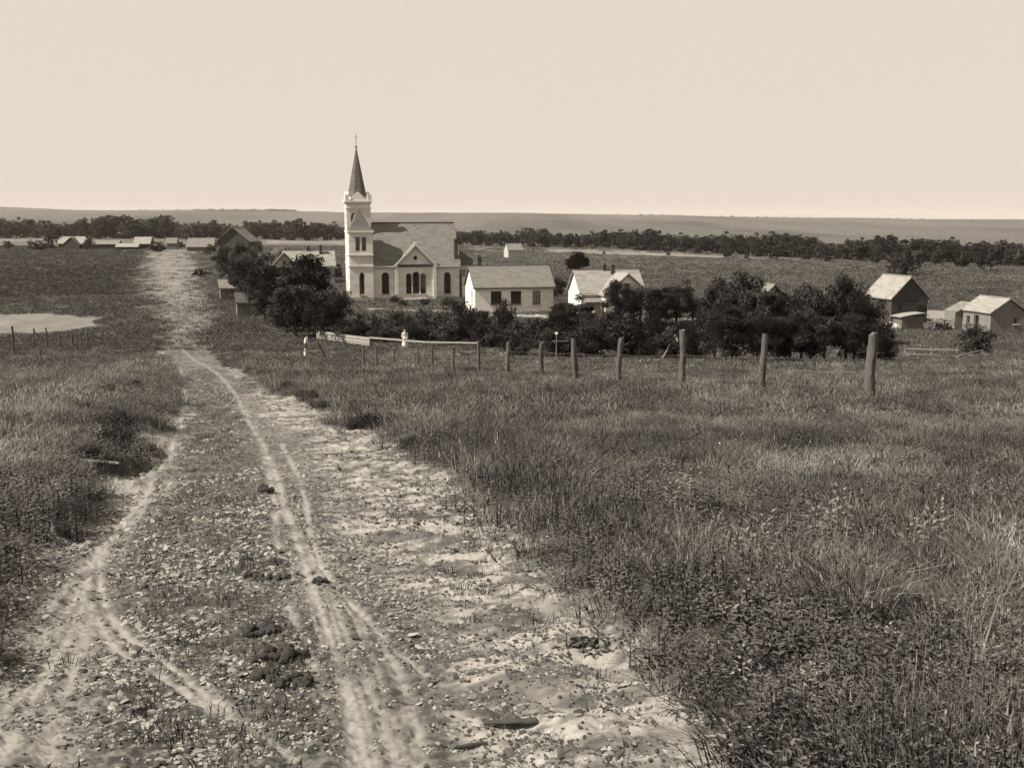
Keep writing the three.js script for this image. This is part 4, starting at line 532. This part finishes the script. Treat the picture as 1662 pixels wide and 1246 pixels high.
{
  const r = rng(5), L = { near: [[], [], []], mid: [[], [], []], far: [[], [], []] }, short = [], rough = [];
  const bands = [[1.6, 6, 330, 'near'], [6, 11, 210, 'near'], [11, 19, 110, 'near'], [19, 30, 66, 'mid'], [30, 46, 40, 'mid'], [46, 68, 22, 'far'], [68, 100, 13, 'far']];
  for (const [d0, d1, dens, lod] of bands) {
    const xw = (d1 + 4) * 0.6, n = Math.round((d1 - d0) * 2 * xw * dens), [fineG, wisp, weed] = L[lod];
    for (let i = 0; i < n; i++) {
      const d = d0 + (d1 - d0) * r(), x = (r() * 2 - 1) * xw; if (Math.abs(x) > d * 0.53 + 1.2) continue;
      const R = roadInfo(x, d), s = sstep(0.25, -0.5, R.road), left = R.l < R.r;
      const patch = fbm(x * 0.55 + 20, d * 0.4, 4), tall = fbm(x * 0.2 + 3, d * 0.16 + 8, 3), big = fbm(x * 0.13 + 60, d * 0.09 + 5, 3);
      const y = height(x, d, d < 40), sz = lod === 'far' ? 1.25 : 1, k = r();
      if (r() > s) { // road verge and the middle of the road: a few short tufts
        const mid = sstep(0, 0.3, Math.min(R.cl, R.cr)), verge = sstep(1.1, 0.0, R.road);
        if (trackAt(x, d) > 0.2) continue; const band = R.b > 0.1 && R.r > 0.35;
        if (k < (band ? 0.015 + 0.12 * verge : 0.16 * mid + 0.3 * verge * sstep(0.45, 0.6, patch))) short.push([x, y, -d, 0.5 + 0.6 * r(), 0.3 + 0.6 * r(), r() * 6, 0.035 + 0.03 * r()]);
        continue;
      }
      const spot = fbm(x * 1.7 + 9, d * 1.1, 3); let dry = 0, base = lerp(0.045, 0.1, sstep(0.3, 0.66, patch)) * (0.8 + 0.4 * big) * lerp(0.55, 1.5, sstep(0.3, 0.7, spot)) * (0.65 + 0.7 * r()) * 1.2;
      if (left) for (const [p, a] of PALE_GRASS) { const q = distPoly(p, x, d) / (0.55 + d * 0.02); if (q < 2) { const e = Math.exp(-q * q); base = lerp(base, 0.2 * (0.7 + 0.6 * r()), 0.85 * a * e); dry = Math.max(dry, e); } }
      let low = 1 - 0.65 * sstep(0.54, 0.66, fbm(x * 0.8 + 33, d * 0.6 + 12, 3)); if (d > 74) { const v2 = fields(0, x, d); if (v2 > 0.05) { base = v2 * (0.9 + 0.4 * r()); low = 0.45; dry = 1; } }
      const edge = sstep(-2.6, -0.3, R.road);                                  // ranker, darker weeds beside the washed soil
      if (k < (0.14 + (left ? 0.5 : 0.3) * edge * (d < 45 ? 1 : 0.3) + (patch < 0.4 ? 0.14 : 0)) * (1 - dry)) weed.push([x, y, -d, (0.5 + 0.6 * r()) * sz, (0.35 + 0.6 * r()) * (left ? 1.0 : 0.85), r() * 6, (0.03 + 0.05 * r()) * (r() < 0.08 ? 2.4 : 1)]);
      else if (k > 0.84 - 0.12 * sstep(0.5, 0.65, tall)) wisp.push([x, y, -d, (0.7 + 0.5 * r()) * sz, (0.35 + 0.45 * r()) * (0.5 + 0.8 * tall) * low, r() * 6, base * 1.3]);
      else fineG.push([x, y, -d, (0.8 + 0.6 * r()) * sz, (0.45 + 0.5 * r()) * (0.55 + 0.7 * tall) * low * lerp(0.6, 1.35, sstep(0.32, 0.68, fbm(x * 2.1 + 70, d * 1.6, 3))), r() * 6, base]);
    }
  }
  const half = (a, k) => a.filter((_, i) => i % 2 === k);
  const LOD = { near: [34, 0.0028, 0.85], mid: [32, 0.0042, 0.95], far: [26, 0.008, 1.1] };
  for (const lod of ['near', 'mid', 'far']) for (const k of [0, 1]) { const [n, w, h] = LOD[lod], [a, b, c] = L[lod]; const sd = k + lod.length * 3; field('meadow_grass', 'dense rough meadow grass covering the slope', bladeTuft(21 + sd, n, 0.3 * h, 0.13, w, 1.0), half(a, k)); field('seeding_grass', 'taller wispy grass with seed heads in the meadow', bladeTuft(31 + sd, 11, 0.62 * h, 0.1, w * 0.7, 0.5, 0.7), half(b, k)); field('meadow_weeds', 'low broad-leaved weeds along the road edges and meadow', leafyGeo(41 + sd, 24, 0.36 * h, 0.2, lod === 'near' ? 0.05 : 0.075), half(c, k)); }
  field('road_turf', 'short turf scattered on the dirt road', bladeTuft(51, 18, 0.09, 0.09, 0.003, 0.9), short);
  for (let i = 0; i < 150000; i++) { const d = 92 + 350 * Math.pow(r(), 1.7), x = (r() * 2 - 1) * d * 0.52, R = Math.min(x - edgeAt(LEFT_EDGE, d), edgeAt(RIGHT_EDGE, d) - x); if (R > -2.5 && r() < sstep(-2.5, 1.5, R + (fbm(x * 0.4, d * 0.15, 3) - 0.5) * 8) * 0.92) continue; if (fields(0, x, d) > 0.05) continue; const v = fields(0.08, x, d); const sc = (0.8 + 0.8 * r()) * (1 + (d - 92) / 160); rough.push([x, height(x, d, false), -d, sc * 1.15, sc * 0.55 * (1 - 0.6 * sstep(150, 300, d)), r() * 6, v * (0.55 + 0.9 * r()) * (0.6 + 0.8 * fbm(x * 0.1, d * 0.08, 3))]); }
  field('valley_grass', 'rough grass over the valley floor around the houses', bladeTuft(61, 16, 0.34, 0.16, 0.012, 0.8), rough);
}

// plants in the meadow and on the banks that stand out one by one
const dbl = (v) => { const m = mat(v, { roughness: 1 }); m.side = THREE.DoubleSide; return m; };
const weedMats = [dbl(0.045), dbl(0.12), dbl(0.06)];
[[1012, 838, 0.75, 0], [1105, 850, 0.6, 1], [1215, 965, 0.62, 1], [1150, 855, 0.5, 0], [1340, 900, 0.6, 1], [1500, 930, 0.6, 1], [1050, 1090, 0.3, 0], [945, 1050, 0.22, 2], [1290, 1210, 0.42, 2], [1215, 1235, 0.4, 0], [740, 830, 0.5, 0], [770, 850, 0.55, 2], [1420, 1190, 0.45, 2], [870, 690, 0.8, 0], [1130, 760, 0.7, 0]].forEach(([px, py, h, k], i) => { const [x, d] = ground(px, py); const t = thing('broadleaf_weed', ['dark leafy weed standing out of the meadow grass', 'pale-leaved weed standing out of the meadow grass', 'low bushy weed at the edge of the washed-out soil'][k], 'weed', ['dark meadow weeds', 'pale meadow weeds', 'weeds at the soil edge'][k]); const g = mergeGeometries([0, 1, 2].map((j) => leafyGeo(500 + i * 3 + j, 34, h * 0.62 * (0.75 + 0.2 * j), 0.2, py > 1000 ? 0.05 : 0.075).translate((j - 1) * 0.09, 0, (j % 2) * 0.08))); part('foliage', g, weedMats[k], t); put(t, x, d, 0); });
{ const [x, d] = ground(1385, 1050), t = thing('grass_tussock', 'big drooping grass tussock with arching blades in the near meadow', 'tussock'); part('blades', bladeTuft(901, 520, 0.4, 0.15, 0.003, 1.3), dbl(0.075), t); part('dry_blades', bladeTuft(902, 90, 0.42, 0.2, 0.004, 1.4), dbl(0.15), t); put(t, x, d, 0); }
[[1520, 1140, 0.45, 1.1], [1580, 1150, 0.4, -1.0], [1290, 1130, 0.36, 0.9], [1430, 1150, 0.3, -0.6], [1610, 1050, 0.36, 1.0]].forEach(([px, py, l, a], i) => single('dry_stalk', 'bare dry stalk leaning among the near meadow grass', 'stalk', postGeo(0.009, l, i + 3), M.stick, px, py, 0, [0.3, i, a], 'dry stalks'));
const bankBush = [0, 1, 2].map((k) => treeProto('bank_bush', 700 + k, { w: 1.3, h: 0.8, y0: -0.05, n: 2300, clumps: 44, leaf: 0.055, lo: 0.08, hi: 0.2 }));
{ const r = rng(99); const bank = []; for (let k = 0; k < 22; k++) { const py = 612 + r() * 190, d = ground(200, py)[1], x = edgeAt(LEFT_EDGE, d) - 0.25 - r() * 1.7; bank.push([x, d, (0.14 + 0.2 * r()) * (d > 14 ? 1.15 : 0.7)]); } for (const [x, d, h] of bank) { plantTree(bankBush[Math.floor(r() * 3)], x, d, h * 2.0, h, r() * 6, 'dark leafy bush on the bank along the rutted road', 'bush', 'bushes on the road bank'); }
  for (const [px, py, h] of [[585, 700, 0.3], [672, 732, 0.24], [602, 697, 0.26], [430, 615, 0.3], [470, 640, 0.3], [500, 655, 0.3], [405, 606, 0.32], [522, 664, 0.28], [690, 728, 0.2]]) { const [x, d] = ground(px, py); plantTree(bankBush[Math.floor(r() * 3)], x, d, h * 2.6, h, r() * 6, 'low dark bush at the meadow edge above the washed-out soil', 'bush', 'bushes at the meadow edge'); } }

// ---------------------------------------------------------------- things lying on the road
function lumps(seed, n, w, rad) { const r = rng(seed), g = []; for (let k = 0; k < n; k++) { const a = new THREE.IcosahedronGeometry(rad * (0.45 + 0.95 * r()), 2), p = a.attributes.position, s = r() * 50; for (let i = 0; i < p.count; i++) { const f = 0.6 + 0.8 * fbm(p.getX(i) * 60 + s, p.getY(i) * 60 + p.getZ(i) * 44, 3); p.setXYZ(i, p.getX(i) * f, p.getY(i) * f * 0.8, p.getZ(i) * f); } a.computeVertexNormals(); g.push(a.translate((r() - 0.5) * w, rad * (0.45 + 0.9 * r() * (k % 3 === 0 ? 1 : 0.3)), (r() - 0.5) * w * (k % 4 ? 0.55 : 1.1))); } return mergeGeometries(g); }
[[429, 1026, 14, 0.17, 0.034], [443, 1070, 14, 0.2, 0.03], [432, 1100, 8, 0.1, 0.034], [468, 1108, 12, 0.22, 0.028], [411, 938, 8, 0.1, 0.034], [443, 942, 11, 0.2, 0.026], [440, 914, 8, 0.15, 0.028], [486, 1062, 5, 0.1, 0.022], [428, 799, 7, 0.16, 0.045], [945, 1048, 6, 0.12, 0.03], [397, 911, 3, 0.05, 0.026], [515, 945, 4, 0.1, 0.024]].forEach(([px, py, n, w, rad], i) => { const [x, d] = ground(px, py), t = part('dung_pile', lumps(600 + i, Math.round(n * 2.2), w * 1.05, rad * 0.85), M.dung, scene); t.name = numbered('dung_pile'); t.position.set(x, height(x, d), -d); tag(t, 'dark clump of horse droppings on the middle of the dirt road', 'droppings', 'droppings on the road'); });
single('charred_stick', 'dark rotten stick lying on the pale washed-out soil', 'stick', postGeo(0.22, 1.5, 81).scale(0.1, 0.1, 0.1).rotateZ(1.45), M.oldWood, 790, 1212, 0.01, [0, 0.35, 0]);
single('flat_log', 'flat splintered log half buried in the pale washed-out soil', 'log', postGeo(0.42, 2.4, 82).scale(0.06, 0.1, 0.1).rotateZ(1.57), M.oldWood, 870, 1172, 0.01, [0, 0.1, 0]);
single('bleached_stick', 'bleached white stick on the washed-out bank beside the left ruts', 'stick', postGeo(0.035, 0.42, 83).rotateZ(1.35), M.whitewash, 192, 758, 0.02, [0, 0.7, 0]);
{ // loose stones and clods, too many to count
  const r = rng(8), g = new THREE.IcosahedronGeometry(1, 1), p = g.attributes.position; for (let i = 0; i < p.count; i++) { const f = 0.75 + 0.5 * hash2(Math.round(p.getX(i) * 50), Math.round(p.getY(i) * 50 + p.getZ(i) * 90)); p.setXYZ(i, p.getX(i) * f, p.getY(i) * f * 0.42, p.getZ(i) * f); } g.computeVertexNormals();
  const pale = [], dark = [];
  for (let i = 0; i < 420000; i++) { const d = 2.5 + (i % 2 ? 40 * Math.pow(r(), 1.7) : 13 * r()), x = (r() * 2 - 1) * (d * 0.5 + 2), R = roadInfo(x, d); if (R.road < -0.1 || trackAt(x, d) > 0.3) continue; const mid = sstep(-0.2, 0.2, Math.min(R.cl, R.cr)), band = R.b > 0 ? 1 : 0, cl = fbm(x * 1.3, d * 1.3 + 40, 3); const s = (0.0035 + 0.0095 * Math.pow(r(), 3)) * (1 + d * 0.035); const y = height(x, d); if (band ? r() < 0.07 : r() < sstep(0.4, 0.62, cl) * (0.22 + 0.36 * mid)) (r() < (band ? 0.25 : 0.6) ? pale : dark).push([x, y + s * 0.2, -d, s * 1.2, s, r() * 6, 0]); }
  for (let i = 0; i < 240000; i++) { const d = 2.6 + 9.5 * Math.pow(r(), 1.25), x = (r() * 2 - 1) * (d * 0.5 + 0.8), R = roadInfo(x, d); if (R.road < -0.05) continue; const tr = trackAt(x, d); if (r() < tr * 1.2) continue; const streak = fbm(x * 3 + 7, d * 9 - x * 2, 3), band = R.b > 0; if (r() > sstep(0.36, 0.6, streak) * (band ? 0.55 : 0.8)) continue; const s = (0.0022 + 0.0045 * Math.pow(r(), 2)) * (1 + d * 0.05); (r() < (band ? 0.3 : 0.42) ? pale : dark).push([x, height(x, d) + s * 0.2, -d, s * 1.2, s * 1.3, r() * 6, 0]); }
  const sm = new THREE.MeshStandardMaterial({ color: 0xffffff, roughness: 1 });
  for (const [list, lo, hi, nm, lb] of [[pale, 0.09, 0.25, 'pale_stones', 'small pale stones strewn over the dirt road'], [dark, 0.02, 0.06, 'dark_clods', 'small dark clods of earth strewn over the dirt road']]) { const m = new THREE.InstancedMesh(g, sm, list.length), M4 = new THREE.Matrix4(), q = new THREE.Quaternion(), e = new THREE.Euler(); list.forEach(([x, y, z, s, sy, t], i) => { M4.compose(new THREE.Vector3(x, y, z), q.setFromEuler(e.set(r() * 0.4, t, r() * 0.4)), new THREE.Vector3(s * (1 + r()), sy, s)); m.setMatrixAt(i, M4); m.setColorAt(i, tone(lerp(lo, hi, r()))); }); m.name = nm; m.castShadow = m.receiveShadow = true; tag(m, lb, 'stones', null, 'stuff'); scene.add(m); console.log(nm, list.length); }
}
shade(scene);
renderer.render(scene, camera);
